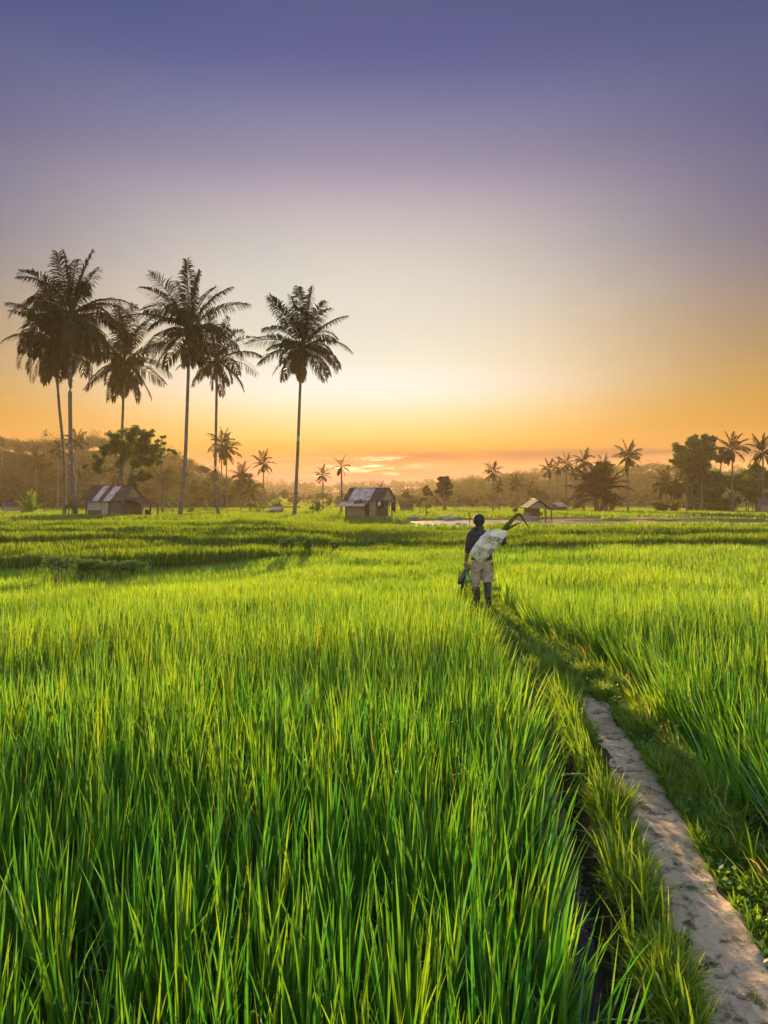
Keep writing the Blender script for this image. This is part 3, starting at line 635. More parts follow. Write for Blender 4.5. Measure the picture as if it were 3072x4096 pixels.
# sago palms: several stems of feather leaves from the ground
def sago(px, d, hpx, label, n, seed, name='sago_palm', stems=1, cat='palm', mat='far_frond', upr=75, dr=45, group=None, lw=.12):
    global rng
    keep = rng; rng = np.random.default_rng(seed)
    x = X(px, d); z = gz(x, d); root = empty(name, (x, d, z)); tag(root, label, cat, group)
    L = hpx * d / F; arr = []; mb = MB()
    for s_ in range(stems):
        ox = rng.normal(0, .5) * (stems > 1); oy = rng.normal(0, .4) * (stems > 1); h = L * rng.uniform(.25, .55) if stems > 1 else .15
        mb.tube([(ox * .4, oy * .4, -.1), (ox * .8, oy * .8, h * .6), (ox, oy, h)], [.28, .22, .16], 8)
        for i in range(n):
            q = (i + .5) / n
            arr.append(frond_arrays((ox, oy, h), i * 2.4 + rng.normal(0, .2), R(upr) * (1 - q) + R(12) + rng.normal(0, .1), L * (1.05 if stems == 1 else .75) * rng.uniform(.8, 1.05), R(dr) * (.4 + q), 30, L * .2, lw * L / 4, hang=.3, segs=7))
    mb.build('trunk' if stems > 1 else 'stem', M['bark'], root, True)
    V, Q, T = join(arr); obj('fronds', np_mesh('fronds', V, Q, tint=T, smooth=False), M[mat], root); rng = keep
    return root
sago(2392, 104, 165, 'big bushy sago palm with a dark spreading crown right of the clump', 15, 501, stems=4)
sago(2424, 101, 80, 'smaller sago palm at the foot of the big bushy one', 12, 502, stems=2)
sago(120, 82, 92, 'young sago palm with stiff upright leaves left of the two trunks', 17, 503, upr=80, dr=30, mat='shrub_leaf')
sago(1095, 92, 58, 'young palm clump in the sunlit field left of the lone tall palm', 16, 504, upr=75, dr=45, mat='shrub_leaf')
sago(1270, 100, 48, 'broad-leaved clump under the shorter of the two thin palms', 12, 505, upr=80, dr=25, mat='shrub_leaf', lw=.3)
sago(1035, 92, 46, 'drooping pale clump left of the young palm clump', 12, 506, upr=70, dr=70, mat='shrub_leaf')

# ------------------------------------------------------------------ broadleaf trees, shrubs, wood
def leaf_cards(C, size, n_tint=None, flat=.5):
    """small folded leaf faces at the points C"""
    n = len(C); d = rng.normal(0, 1, (n, 3)); d[:, 2] *= flat; d /= np.linalg.norm(d, axis=1)[:, None]
    a = np.cross(d, rng.normal(0, 1, (n, 3))); a /= np.linalg.norm(a, axis=1)[:, None] + 1e-6
    s = (size * rng.uniform(.6, 1.3, n))[:, None]
    P = np.stack([C - d * s * .5, C + a * s * .3, C + d * s * .55 - np.array([0, 0, .12]) * s, C - a * s * .3], 1).reshape(-1, 3)
    return P, np.arange(4 * n).reshape(n, 4), np.repeat(n_tint if n_tint is not None else rng.uniform(0, 1, n), 4)
def clump_pts(c, r, n):
    u = rng.normal(0, 1, (n, 3)); u /= np.linalg.norm(u, axis=1)[:, None]
    return np.array(c) + u * (np.asarray(r) * (rng.uniform(0, 1, n) ** .45)[:, None])
def tree(px, d, rows, label, blobs, stems, seed, leaf=.28, dens=130, mat='tree_leaf', name='tree', cat='tree', group=None, brow=None):
    """blobs: (column, row, radius_px) clumps of foliage; stems: polylines (column, row) from the ground, radius in m"""
    global rng
    keep = rng; rng = np.random.default_rng(seed); random.seed(seed)
    x0 = X(px, d); z0 = gz(x0, d); root = empty(name, (x0, d, z0)); tag(root, label, cat, group)
    O = np.array([x0, d, z0]); mb = MB()
    for st, r0, r1 in stems:
        P = [(X(c, d) - x0, (0 if i == 0 else rng.normal(0, .25)), (Z(r, d) - z0 if r is not None else -.2)) for i, (c, r) in enumerate(st)]
        n = len(P); mb.tube(P, [r0 + (r1 - r0) * i / (n - 1) for i in range(n)], 7)
    arr = []
    for (c, r, rp) in blobs:
        rr = rp * d / F * 1.08; cc = np.array([X(c, d) - x0, rng.normal(0, rr * .7), Z(r, d) - z0])
        k = max(3, int(9 * (rr / 1.0))) 
        for j in range(k):                                        # each clump is a handful of tufts with gaps between
            uu = rng.normal(0, 1, 3); uu /= np.linalg.norm(uu); c2 = cc + uu * rr * rng.uniform(.3, .95) * np.array([1, 1, .8])
            t_ = rng.normal(.5, .2); m_ = int(dens * rr * rng.uniform(.6, 1.2))
            arr.append(leaf_cards(clump_pts(c2, (rr * .5, rr * .5, rr * .36), m_), leaf, np.clip(t_ + rng.normal(0, .16, m_), 0, 1)))
            mb.tube([tuple(cc * .9 + np.array([0, 0, -.1])), tuple(c2)], [.035, .015], 4)
    mb.build('trunk', M['bark'], root, True)
    V, Q, T = join(arr); obj('crown', np_mesh('crown', V, Q, tint=T, smooth=False), M[mat], root); rng = keep
    return root
tree(505, 77, None, 'spreading leafy tree with crooked limbs behind the plank hut',
     [(520, 1745, 42), (470, 1760, 38), (570, 1740, 34), (440, 1795, 34), (500, 1800, 44), (560, 1800, 46), (615, 1795, 32), (400, 1830, 26), (375, 1850, 22), (545, 1850, 40), (600, 1845, 34), (470, 1850, 26), (390, 1880, 24), (340, 1870, 16), (318, 1890, 13), (560, 1900, 32), (590, 1900, 24), (545, 1935, 22), (420, 1790, 24), (610, 1735, 20), (640, 1850, 15)],
     [([(492, None), (489, 1960), (478, 1915), (484, 1880), (505, 1830), (520, 1770)], .30, .08), ([(520, None), (518, 1950), (522, 1890), (540, 1840), (570, 1780)], .24, .07), ([(482, 1890), (450, 1875), (415, 1885), (370, 1870), (320, 1890)], .13, .03), ([(484, 1880), (466, 1830), (445, 1795)], .10, .03), ([(530, 1860), (575, 1840), (620, 1795)], .09, .03)], 601, leaf=.21, dens=170)
tree(640, 84, None, 'thin tree with small leafy tufts at the right of the leafy tree', [(648, 1745, 13), (630, 1765, 12), (660, 1770, 12), (690, 1805, 13), (670, 1800, 12), (640, 1800, 14), (705, 1815, 9)], [([(650, None), (648, 1900), (640, 1820), (650, 1745)], .12, .04), ([(642, 1840), (690, 1805)], .06, .03)], 602, leaf=.3, dens=100)
tree(1777, 118, None, 'round topped dark tree standing alone in the mist above the river', [(1775, 1925, 22), (1760, 1945, 20), (1795, 1940, 22), (1775, 1962, 22), (1755, 1965, 12), (1792, 1970, 14), (1778, 1985, 9), (1770, 1915, 12), (1790, 1918, 12)], [([(1778, None), (1778, 2000), (1776, 1960), (1775, 1930)], .32, .1), ([(1777, 1985), (1795, 1950)], .12, .05)], 603, leaf=.42, dens=170, mat='forest_leaf')
tree(1712, 140, None, 'small hazy tree left of the round topped tree', [(1702, 1955, 13), (1718, 1965, 12), (1708, 1975, 12), (1725, 1978, 8)], [([(1710, None), (1710, 1970)], .15, .06)], 604, leaf=.5, dens=120, mat='forest_leaf')
tree(1690, 90, None, 'spindly leaning sapling with a flat leafy top in the far paddy', [(1692, 1996, 8), (1685, 1992, 6), (1700, 1994, 6)], [([(1677, None), (1684, 2010), (1692, 1996)], .04, .02)], 605, leaf=.25, dens=110, mat='shrub_leaf')
tree(2800, 112, None, 'big dense tree with a high domed crown, tallest thing on the right',
     [(2830, 1755, 24), (2790, 1762, 30), (2760, 1775, 28), (2730, 1790, 28), (2840, 1775, 22), (2855, 1760, 18), (2800, 1800, 44), (2745, 1820, 36), (2710, 1830, 26), (2850, 1815, 32), (2695, 1850, 18), (2780, 1850, 44), (2830, 1865, 36), (2735, 1870, 34), (2880, 1830, 20), (2800, 1905, 34), (2750, 1915, 26), (2840, 1920, 24)],
     [([(2695, None), (2693, 1960), (2710, 1900), (2730, 1820)], .32, .1), ([(2760, None), (2768, 1960), (2775, 1880), (2790, 1790)], .42, .12), ([(2818, None), (2820, 1960), (2828, 1880), (2835, 1790)], .40, .1), ([(2745, None), (2750, 1950), (2755, 1860)], .14, .06)], 606, leaf=.36, dens=120)
tree(2905, 112, None, 'smaller loose tree between the big dense tree and the pale trunked palm', [(2890, 1800, 16), (2905, 1815, 18), (2880, 1835, 18), (2912, 1840, 14), (2865, 1790, 12)], [([(2870, None), (2872, 1930), (2885, 1850), (2900, 1810)], .16, .06)], 607, leaf=.45, dens=80)
for i, (px, row, r, d, lab) in enumerate([(2640, 2020, 22, 108, 'low dark bush left of the big dense tree trunks'), (2870, 1985, 46, 106, 'tall dark thicket between the right-hand trunks'), (2985, 1960, 46, 108, 'dark shrub mass behind the pale trunked palm'), (3050, 1985, 44, 106, 'thicket at the right end behind the grey shed'),
        (2780, 2020, 24, 104, 'bush at the feet of the big dense tree'), (2940, 2010, 28, 106, 'bush left of the pale trunk foot'), (3010, 1920, 40, 114, 'tall leafy thicket filling the gap between the two right palms'), (2700, 2025, 20, 104, 'low bush in front of the leftmost dense tree trunk'), (2710, 1955, 46, 114, 'dark thicket under the left edge of the dense tree crown'), (2775, 1965, 50, 115, 'dark thicket between the two thickest dense tree trunks'), (2835, 1955, 54, 115, 'dark thicket under the right edge of the dense tree crown'), (2925, 1935, 46, 116, 'tall thicket behind the upper trunk of the pale trunked palm'), (3045, 1915, 50, 116, 'tall thicket below the palm at the right end'), (2890, 2020, 30, 105, 'broad low bush left of the pale trunked palm')]):
    tree(px, d, None, lab, [(px + rng.normal(0, r * .5), row + rng.normal(0, r * .35), r * rng.uniform(.45, .7)) for _ in range(7)], [([(px, None), (px, row)], .1, .04), ([(px + 5, None), (px + r * .5, row - 4)], .08, .03)], 620 + i, leaf=.42, dens=75, mat='tree_leaf', name='bush', cat='bush', group='dark bushes among the right-hand trees')
LB = 'bushes along the far fields'
for i, (px, row, r, d, lab, mt) in enumerate([(285, 2018, 20, 66, 'bright bush between the feet of the two left palms', 'shrub_leaf'), (268, 2028, 14, 65, 'low dark bush left of the thickest palm foot', 'shrub_leaf'), (690, 2005, 22, 90, 'round pale bush right of the plank hut', 'shrub_leaf'), (765, 2038, 12, 80, 'low scrub right of the lichened palm foot', 'shrub_leaf'),
        (820, 2020, 16, 95, 'low scrub between two palm trunks', 'shrub_leaf'), (1000, 2020, 18, 92, 'pale bush left of the young palm clump', 'shrub_leaf'), (1120, 2018, 17, 90, 'round sunlit bush left of the lone palm', 'shrub_leaf'), (1320, 2005, 14, 125, 'hazy bush right of the broad-leaved clump', 'shrub_leaf'),
        (2257, 2036, 12, 60, 'small round bush left of the open shelter', 'shrub_leaf'), (1785, 2010, 9, 130, 'low clump at the foot of the round topped tree', 'shrub_leaf'), (1735, 2010, 11, 140, 'round hazy bush left of the round topped tree', 'shrub_leaf'), (1815, 2005, 10, 140, 'thin hazy bush right of the round topped tree', 'shrub_leaf'), (2140, 1985, 20, 165, 'dark hazy thicket behind the open shelter', 'forest_leaf'), (2160, 1975, 20, 168, 'taller hazy thicket behind the open shelter', 'forest_leaf'), (1250, 2030, 10, 80, 'tuft of scrub right of the lone palm foot', 'shrub_leaf')]):
    if px == 2257: px, row, d = 2060, 2036, 66; lab = 'small weeping bush between the farmer and the open shelter'
    tree(px, d, None, lab, [(px + rng.normal(0, r * .5), row + rng.normal(0, r * .3), r * rng.uniform(.45, .65)) for _ in range(5)], [([(px, None), (px, row)], .05, .02), ([(px + 2, None), (px + r * .5, row)], .04, .02)], 650 + i, leaf=.22, dens=150, mat=mt, name='bush', cat='bush', group=LB)
TB = 'rounded bushes on the terrace edge'
for i, (px, row, r, d, lab) in enumerate([(1148, 2168, 30, 24.2, 'leftmost rounded bush on the terrace edge below the lone palm'), (1238, 2170, 30, 24.6, 'middle rounded bush on the terrace edge'), (1340, 2172, 17, 25.5, 'rightmost and smallest rounded bush on the terrace edge'), (20, 2168, 26, 26, 'dark bush on the terrace edge at the left end')]):
    tree(px, d, None, lab, [(px + rng.normal(0, r * .4), row + rng.normal(0, r * .3), r * .6) for _ in range(6)], [([(px, None), (px, row)], .02, .01)], 680 + i, leaf=.075, dens=900, mat='shrub_leaf', name='bush', cat='bush', group=TB)
CS = 'leafy cassava-like shrubs in the left field'
def cassava(px, d, row, w, label, seed):
    global rng
    keep = rng; rng = np.random.default_rng(seed)
    x0 = X(px, d); z0 = gz(x0, d); root = empty('cassava_shrub', (x0, d, z0)); tag(root, label, 'shrub', CS); mb = MB(); arr = []
    H = Z(row, d) - z0; W = w * d / F
    for k in range(8):
        a = rng.uniform(0, 6.28); r = W * rng.uniform(.1, .5); tip = np.array([r * math.cos(a), r * math.sin(a) * .7, H * rng.uniform(.75, 1.0)])
        mb.tube([(tip[0] * .2, tip[1] * .2, -.05), tuple(tip * np.array([.6, .6, .6])), tuple(tip)], [.014, .011, .007], 5)
        for j in range(20):                                       # palmate leaves on long stalks, drooping
            b = rng.uniform(0, 6.28); l = W * rng.uniform(.1, .26); c = tip + np.array([l * math.cos(b), l * math.sin(b), rng.uniform(-.14, .08)])
            mb.tube([tuple(tip - np.array([0, 0, .08])), tuple(c)], [.004, .003], 3, cap=False)
            for f in range(6):
                g_ = f * 1.05 + b; dd = np.array([math.cos(g_), math.sin(g_), -.55]); q = np.array([-math.sin(g_), math.cos(g_), 0]) * .016; e = c + dd * .12 * rng.uniform(.7, 1.1)
                P = np.stack([c, c * .45 + e * .55 + q, e, c * .45 + e * .55 - q]); arr.append((P, np.array([[0, 1, 2, 3]]), np.full(4, rng.uniform(.3, 1))))
    mb.build('stem', M['bark'], root, True); V, Q, T = join(arr); obj('foliage', np_mesh('foliage', V, Q, tint=T, smooth=False), M['shrub_leaf'], root); rng = keep
for i, (px, d, row, w, lab) in enumerate([(240, 17.6, 2225, 150, 'leftmost and largest cassava shrub in the left field'), (330, 18.4, 2232, 90, 'cassava shrub second from the left, close to the largest'), (395, 18.6, 2238, 100, 'cassava shrub in the middle of the row'), (475, 19.0, 2235, 95, 'cassava shrub second from the right of the row'), (540, 19.2, 2242, 85, 'rightmost cassava shrub of the row, a little lower')]):
    cassava(px, d, row, w, lab, 700 + i)

# woods on the hills: far-off masses that read as one
def wood(name, label, which, n, p0, p1, d0, d1, r0, r1, leaf, per, edge=0):
    arr = []
    for i in range(n):
        d = rng.uniform(d0, d1) if i >= edge else d1 + rng.uniform(-6, 8); px = rng.uniform(p0, p1)
        z = float(hill_z(np.array(px), np.array(d), which)); x = X(px, d); r = rng.uniform(r0, r1) * (1 + .4 * (rng.uniform() < .12))
        t0 = rng.normal(.5, .18); sub = rng.integers(3, 6)
        for j in range(sub):
            u = rng.normal(0, 1, 3); u /= np.linalg.norm(u); c = np.array([x, d, z + r * 1.05]) + u * r * np.array([.6, .6, .45])
            m_ = per // sub
            arr.append(leaf_cards(clump_pts(c, (r * .55, r * .55, r * .42), m_), leaf, np.clip(t0 + rng.normal(0, .15, m_), 0, 1)))
    V, Q, T = join(arr); o = obj(name, np_mesh(name, V, Q, tint=T, smooth=False), M['forest_leaf']); tag(o, label, 'wood', kind='stuff')
wood('forest', 'dense wood covering the left hill', 'l', 860, -120, 1060, 204, 268, 1.8, 3.4, .55, 170, 110)
wood('forest', 'dense wood covering the right hill', 'r', 1000, 1600, 3250, 222, 333, 1.6, 3.2, .55, 150, 130)
wood('forest', 'far hazy wood along the middle of the horizon', 'f', 420, 850, 2300, 478, 645, 3.0, 5.5, 1.7, 70, 130)
# a belt of separate trees where the left wood meets the fields
def belt(name, label, pts, seed):
    arr = []
    for (px, row, r, d) in pts:
        rr = r * d / F; c = np.array([X(px, d), d, Z(row, d)])
        for j in range(6):
            u = rng.normal(0, 1, 3); u /= np.linalg.norm(u); m_ = 60
            arr.append(leaf_cards(clump_pts(c + u * rr * .6, (rr * .5, rr * .5, rr * .4), m_), .6, np.clip(rng.normal(.45, .2) + rng.normal(0, .15, m_), 0, 1)))
    V, Q, T = join(arr); o = obj(name, np_mesh(name, V, Q, tint=T, smooth=False), M['forest_leaf']); tag(o, label, 'wood', kind='stuff')
belt('undergrowth', 'shaggy undergrowth at the foot of the left wood', [(px, rng.uniform(1880, 2010), rng.uniform(22, 46), rng.uniform(150, 195)) for px in np.linspace(-60, 1000, 75)], 1)
belt('undergrowth', 'misty bushes where the middle of the plain meets the far wood', [(px, rng.uniform(1978, 2008), rng.uniform(12, 24), rng.uniform(225, 300)) for px in np.linspace(930, 1760, 64)], 3)
belt('undergrowth', 'hazy undergrowth at the foot of the right hill', [(px, rng.uniform(1985, 2022), rng.uniform(9, 20), rng.uniform(165, 203)) for px in np.linspace(1600, 3100, 80)], 2)
# ------------------------------------------------------------------ huts
def corr_panel(mb, p00, p10, p01, n=14, amp=.025, m=0, th=.006):
    """corrugated sheet: p00->p10 along the eave, p00->p01 up the slope"""
    a, b, c = Vector(p00), Vector(p10), Vector(p01); u = b - a; v = c - a; nn = u.cross(v).normalized()
    k = n * 4; vs = []
    for s in (1, -1):
        for i in range(k + 1):
            o = nn * (amp * math.sin(2 * math.pi * i / 4) + s * th / 2)
            vs += [a + u * i / k + o, a + u * i / k + v + o]
    N = 2 * (k + 1); fs = []
    for i in range(k):
        fs += [(2 * i, 2 * i + 2, 2 * i + 3, 2 * i + 1), (N + 2 * i, N + 2 * i + 1, N + 2 * i + 3, N + 2 * i + 2)]
        fs += [(2 * i, N + 2 * i, N + 2 * i + 2, 2 * i + 2), (2 * i + 1, 2 * i + 3, N + 2 * i + 3, N + 2 * i + 1)]
    fs += [(0, 1, N + 1, N), (2 * k, N + 2 * k, N + 2 * k + 1, 2 * k + 1)]
    mb.add(vs, fs, m)
def planks(mb, p0, p1, z0, z1, n, th=.03, m=0, gap=.012, jit=.015):
    """horizontal boards between two points on the ground plan"""
    a, b = Vector((*p0, 0)), Vector((*p1, 0)); d = (b - a); L = d.length; ang = math.atan2(d.y, d.x); h = (z1 - z0) / n
    for i in range(n):
        c = (a + b) / 2; c.z = z0 + h * (i + .5)
        mb.box((c.x + random.uniform(-jit, jit), c.y + random.uniform(-jit, jit) * .6, c.z), (L + random.uniform(-.03, .05), th, h - gap), m, Matrix.Rotation(ang + random.uniform(-.006, .006), 3, 'Z') @ Matrix.Rotation(random.uniform(-.012, .012), 3, 'Y'))
def boards(mb, p0, p1, z0, z1, n, th=.03, m=0):
    a, b = Vector((*p0, 0)), Vector((*p1, 0)); d = b - a; ang = math.atan2(d.y, d.x); w = d.length / n
    for i in range(n):
        c = a + d * ((i + .5) / n); t = z1 + random.uniform(-.05, .03)
        mb.box((c.x, c.y, (z0 + t) / 2), (w - .012, th + random.uniform(-.006, .006), t - z0), m, Matrix.Rotation(ang, 3, 'Z'))
def hut(name, label, px, d, rz):
    x = X(px, d); r = empty(name, (x, d, gz(x, d)), rz); tag(r, label, 'hut'); return r
# --- plank hut on the left: seen from its front-right corner; ridge runs across, lean-to roof falls away to the right
random.seed(21)
r = hut('plank_hut', 'low plank hut with two pale tin sheets on its dark roof, at the left palms', 462, 64, R(-20))
mb = MB(); planks(mb, (-2.1, -1.25), (-.55, -1.25), .75, 1.75, 4, m=0); planks(mb, (-.5, -1.27), (.35, -1.27), .12, 1.75, 1, m=0); mb.build('front_wall', M['pale_wood'], r)
mb = MB(); boards(mb, (.42, -1.2), (1.9, -1.2), .35, 1.7, 7); boards(mb, (1.95, -1.2), (1.95, 1.2), .3, 1.6, 9); boards(mb, (-2.12, 1.2), (-2.12, -1.2), .3, 1.7, 9); boards(mb, (1.9, 1.25), (-2.1, 1.25), .3, 1.7, 12); mb.build('wall', M['dark_wood'], r)
mb = MB(); planks(mb, (-2.1, -1.22), (-.55, -1.22), .15, .74, 3); mb.build('lower_wall', M['dark_wood'], r)
mb = MB()
mb.add([(1.98, -1.5, 1.72), (1.98, 1.5, 1.72), (1.98, 0, 2.95), (1.93, -1.5, 1.72), (1.93, 1.5, 1.72), (1.93, 0, 2.95)], [(0, 1, 2), (5, 4, 3), (0, 3, 4, 1), (1, 4, 5, 2), (2, 5, 3, 0)]); mb.build('gable', M['bamboo'], r)
mb = MB()
E = 1.62; xs = [-2.75, -1.55, -.85, -.35, .3, 1.05]
for i, (x0, x1) in enumerate(zip([-2.75, -1.35, -.65, -.05, .75, 1.4], [-1.33, -.63, -.03, .77, 1.42, 2.25])):
    corr_panel(mb, (x0, -E, 1.60 + .01 * (i % 2)), (x1, -E, 1.60 + .01 * (i % 2)), (x0, .02, 3.02 + .01 * (i % 2)), max(3, int((x1 - x0) * 8)), m=1 if i in (1, 3) else 0)
corr_panel(mb, (2.25, E, 1.6), (-2.75, E, 1.6), (2.25, -.02, 3.02), 36, m=0)
obj('roof', mb.mesh('roof'), [M['rust'], M['tin']], r)
mb = MB(); mb.bar((-2.75, 0, 3.06), (2.27, 0, 3.06), .12, .04); mb.build('ridge_cap', M['rust'], r)
mb = MB(); corr_panel(mb, (2.0, -1.1, 1.95), (2.0, 1.3, 1.95), (4.15, -1.1, 1.30), 12, m=0); obj('porch_roof', mb.mesh('porch_roof'), [M['rust']], r)
for q in ((-2.2, -1.32, 1.7), (.39, -1.3, 1.75), (2.02, -1.35, 1.75), (3.9, -1.0, 1.32), (3.9, 1.1, 1.32), (3.0, 1.2, 1.5)):
    mb = MB(); mb.bar((q[0], q[1], -.05), q, .11); mb.build('post', M['dark_wood'], r)
mb = MB(); mb.box((1.35, -1.75, .48), (1.7, .45, .06)); 
for sx in (.6, 2.1): mb.box((sx, -1.75, .22), (.07, .35, .45))
b_ = mb.build('bench', M['wood'], None); b_.location = r.location; b_.rotation_euler = r.rotation_euler; tag(b_, 'rough plank bench in front of the plank hut', 'bench')
mb = MB(); mb.tube([(0, 0, 0), (0, 0, .05), (0, 0, .72), (0, 0, .78)], [.24, .27, .27, .25], 14); mb.tube([(0, 0, .25), (0, 0, .29)], [.285, .285], 14); mb.tube([(0, 0, .5), (0, 0, .54)], [.285, .285], 14)
xb = X(591, 64.5); bb = mb.build('oil_drum', M['black_cloth'], None, True); bb.location = (xb, 64.5, gz(xb, 64.5)); tag(bb, 'dark drum standing under the lean-to of the plank hut', 'drum')
# --- tin roofed hut in the middle
random.seed(22)
r = hut('tin_roofed_hut', 'wooden hut with a big patched pale tin roof beside the river', 1478, 61, R(-24))
mb = MB(); planks(mb, (-1.7, -1.15), (.05, -1.15), .25, 1.28, 5); mb.build('front_wall', M['wood'], r)
mb = MB(); boards(mb, (.08, -1.17), (.5, -1.17), .3, 1.62, 3); mb.build('door', M['rust'], r)
mb = MB(); boards(mb, (.53, -1.15), (1.15, -1.15), .25, 1.62, 4); mb.build('panel_wall', M['bamboo'], r)
mb = MB(); boards(mb, (-1.72, 1.1), (-1.72, -1.1), .25, 1.6, 8); boards(mb, (1.15, 1.12), (-1.7, 1.12), .25, 1.6, 12); boards(mb, (1.18, -1.1), (1.18, -.5), .25, 1.6, 3); planks(mb, (1.2, -.5), (1.2, 1.1), .25, .85, 3); mb.build('wall', M['dark_wood'], r)
mb = MB(); mb.box((-.2, 0, .2), (3.2, 2.4, .08)); mb.build('floor_deck', M['dark_wood'], r)
for q in ((-1.75, -1.2, 1.62), (1.22, -1.2, 1.66), (1.95, .55, 1.7), (1.95, -1.1, 1.68), (1.22, 1.18, 1.62), (-1.75, 1.2, 1.6)):
    mb = MB(); mb.bar((q[0], q[1], -.25), q, .1); mb.build('post', M['dark_wood'], r)
mb = MB()
for i, (x0, x1, m_) in enumerate(((-2.0, -1.42, 0), (-1.45, -.75, 1), (-.78, -.05, 1), (-.08, .65, 1), (.62, 1.22, 2), (1.2, 1.85, 2))):
    corr_panel(mb, (x0, -1.42, 1.60 + .012 * (i % 2)), (x1, -1.42, 1.60 + .012 * (i % 2)), (x0 + .02, .02, 2.72 + .012 * (i % 2)), 6, m=m_)
corr_panel(mb, (2.0, 1.5, 1.55), (-2.0, 1.5, 1.55), (2.0, -.02, 2.72), 28, m=2)
obj('roof', mb.mesh('roof'), [M['rust'], M['tin'], M['rust']], r)
mb = MB(); mb.bar((-2.15, 0, 2.77), (1.92, 0, 2.75), .14, .05); mb.build('ridge_cap', M['tin'], r)
mb = MB(); mb.add([(1.84, -1.3, 1.6), (1.84, 1.4, 1.58), (1.84, 0, 2.68), (1.79, -1.3, 1.6), (1.79, 1.4, 1.58), (1.79, 0, 2.68)], [(0, 1, 2), (5, 4, 3), (0, 3, 4, 1), (1, 4, 5, 2), (2, 5, 3, 0)]); mb.build('gable', M['bamboo'], r)
mb = MB(); mb.bar((1.87, -1.42, 1.58), (1.87, 0, 2.70), .05, .1); mb.bar((1.87, 1.5, 1.52), (1.87, 0, 2.70), .05, .1); mb.bar((1.9, -1.3, 1.6), (1.9, 1.45, 1.56), .08, .1); mb.build('gable_beam', M['dark_wood'], r)
mb = MB()
for i, (x0, x1) in enumerate(((-2.25, -1.5), (-1.52, -.75), (-.78, .35))): corr_panel(mb, (x0, -2.0, 1.12 + .01 * (i % 2)), (x1, -2.0, 1.12 + .01 * (i % 2)), (x0 + .2, -1.12, 1.62), 6)
obj('porch_roof', mb.mesh('porch_roof'), [M['tin']], r)
def at_root(o, r):
    o.location = r.location; o.rotation_euler = r.rotation_euler; return o
mb = MB(); mb.tube([(-.65, -1.72, 1.46), (.0, -1.5, 1.62)], [.14, .14], 12); mb.tube([(-.67, -1.73, 1.46), (-.65, -1.72, 1.462)], [.10, .10], 10); at_root(mb.build('rolled_mat', M['dark_wood'], None, True), r); tag(bpy.context.scene.objects['rolled_mat'], 'rolled brown mat lying on the porch roof of the tin roofed hut', 'mat')
mb = MB(); mb.bar((-.2, -1.85, 1.33), (.35, -1.45, 1.55), .05); mb.bar((-.1, -1.7, 1.41), (.5, -1.5, 1.53), .10, .05); at_root(mb.build('wood_scrap', M['dark_wood'], None), r); tag(bpy.context.scene.objects['wood_scrap'], 'broken sticks lying beside the rolled mat on the porch roof', 'sticks')
def cloth(name, label, p0, p1, drop, mat, seed, rr, group=None):
    rs = np.random.default_rng(seed); nu, nv = 10, 8; vs = []; fs = []
    for s in (0, 1):
        for i in range(nu + 1):
            for j in range(nv + 1):
                u = i / nu; v = j / nv; p = Vector(p0).lerp(Vector(p1), u)
                L = drop * (1 + .18 * math.sin(u * 7 + seed)) 
                vs.append((p.x + .04 * math.sin(9 * u + seed) * v + s * .008, p.y + .02 * math.sin(6 * v + seed), p.z - L * v - .03 * math.sin(math.pi * u)))
    n = (nu + 1) * (nv + 1)
    for i in range(nu):
        for j in range(nv):
            a = i * (nv + 1) + j; fs += [(a, a + 1, a + nv + 2, a + nv + 1), (n + a, n + a + nv + 1, n + a + nv + 2, n + a + 1)]
    rim = [i * (nv + 1) for i in range(nu + 1)] + [nu * (nv + 1) + j for j in range(1, nv + 1)] + [i * (nv + 1) + nv for i in range(nu - 1, -1, -1)] + [j for j in range(nv - 1, 0, -1)]
    for a, b in zip(rim, rim[1:] + rim[:1]): fs.append((a, b, n + b, n + a))
    me = bpy.data.meshes.new(name); me.from_pydata(vs, [], fs); me.polygons.foreach_set('use_smooth', [True] * len(fs)); me.update()
    o = at_root(obj(name, me, mat), rr); tag(o, label, 'laundry', group); return o
LG = 'laundry hung under the gable of the tin roofed hut'
cloth('hanging_cloth', 'pale cloth hanging nearest the door of the tin roofed hut', (1.35, -1.15, 1.56), (1.62, -1.13, 1.54), .40, M['white_cloth'], 1, r, LG)
cloth('hanging_cloth', 'black cloth hanging in the middle of the laundry line', (1.66, -1.1, 1.58), (1.95, -.5, 1.58), .42, M['black_cloth'], 2, r, LG)
cloth('hanging_cloth', 'long dark cloth on the outermost post of the tin roofed hut', (2.02, .3, 1.5), (2.28, .62, 1.46), .85, M['black_cloth'], 3, r, LG)
mb = MB(); mb.bar((1.3, -1.16, 1.57), (2.3, .65, 1.5), .025); at_root(mb.build('laundry_pole', M['dark_wood'], None), r); tag(bpy.context.scene.objects['laundry_pole'], 'thin pole carrying the laundry at the tin roofed hut', 'pole')
mb = MB(); mb.ball((1.5, -.9, -.08), .55, 0, 10, 6, .12, (1.2, 1, .4)); at_root(mb.build('rubble_heap', M['stone'], None, True), r); tag(bpy.context.scene.objects['rubble_heap'], 'heap of earth and stones at the corner of the tin roofed hut', 'heap')
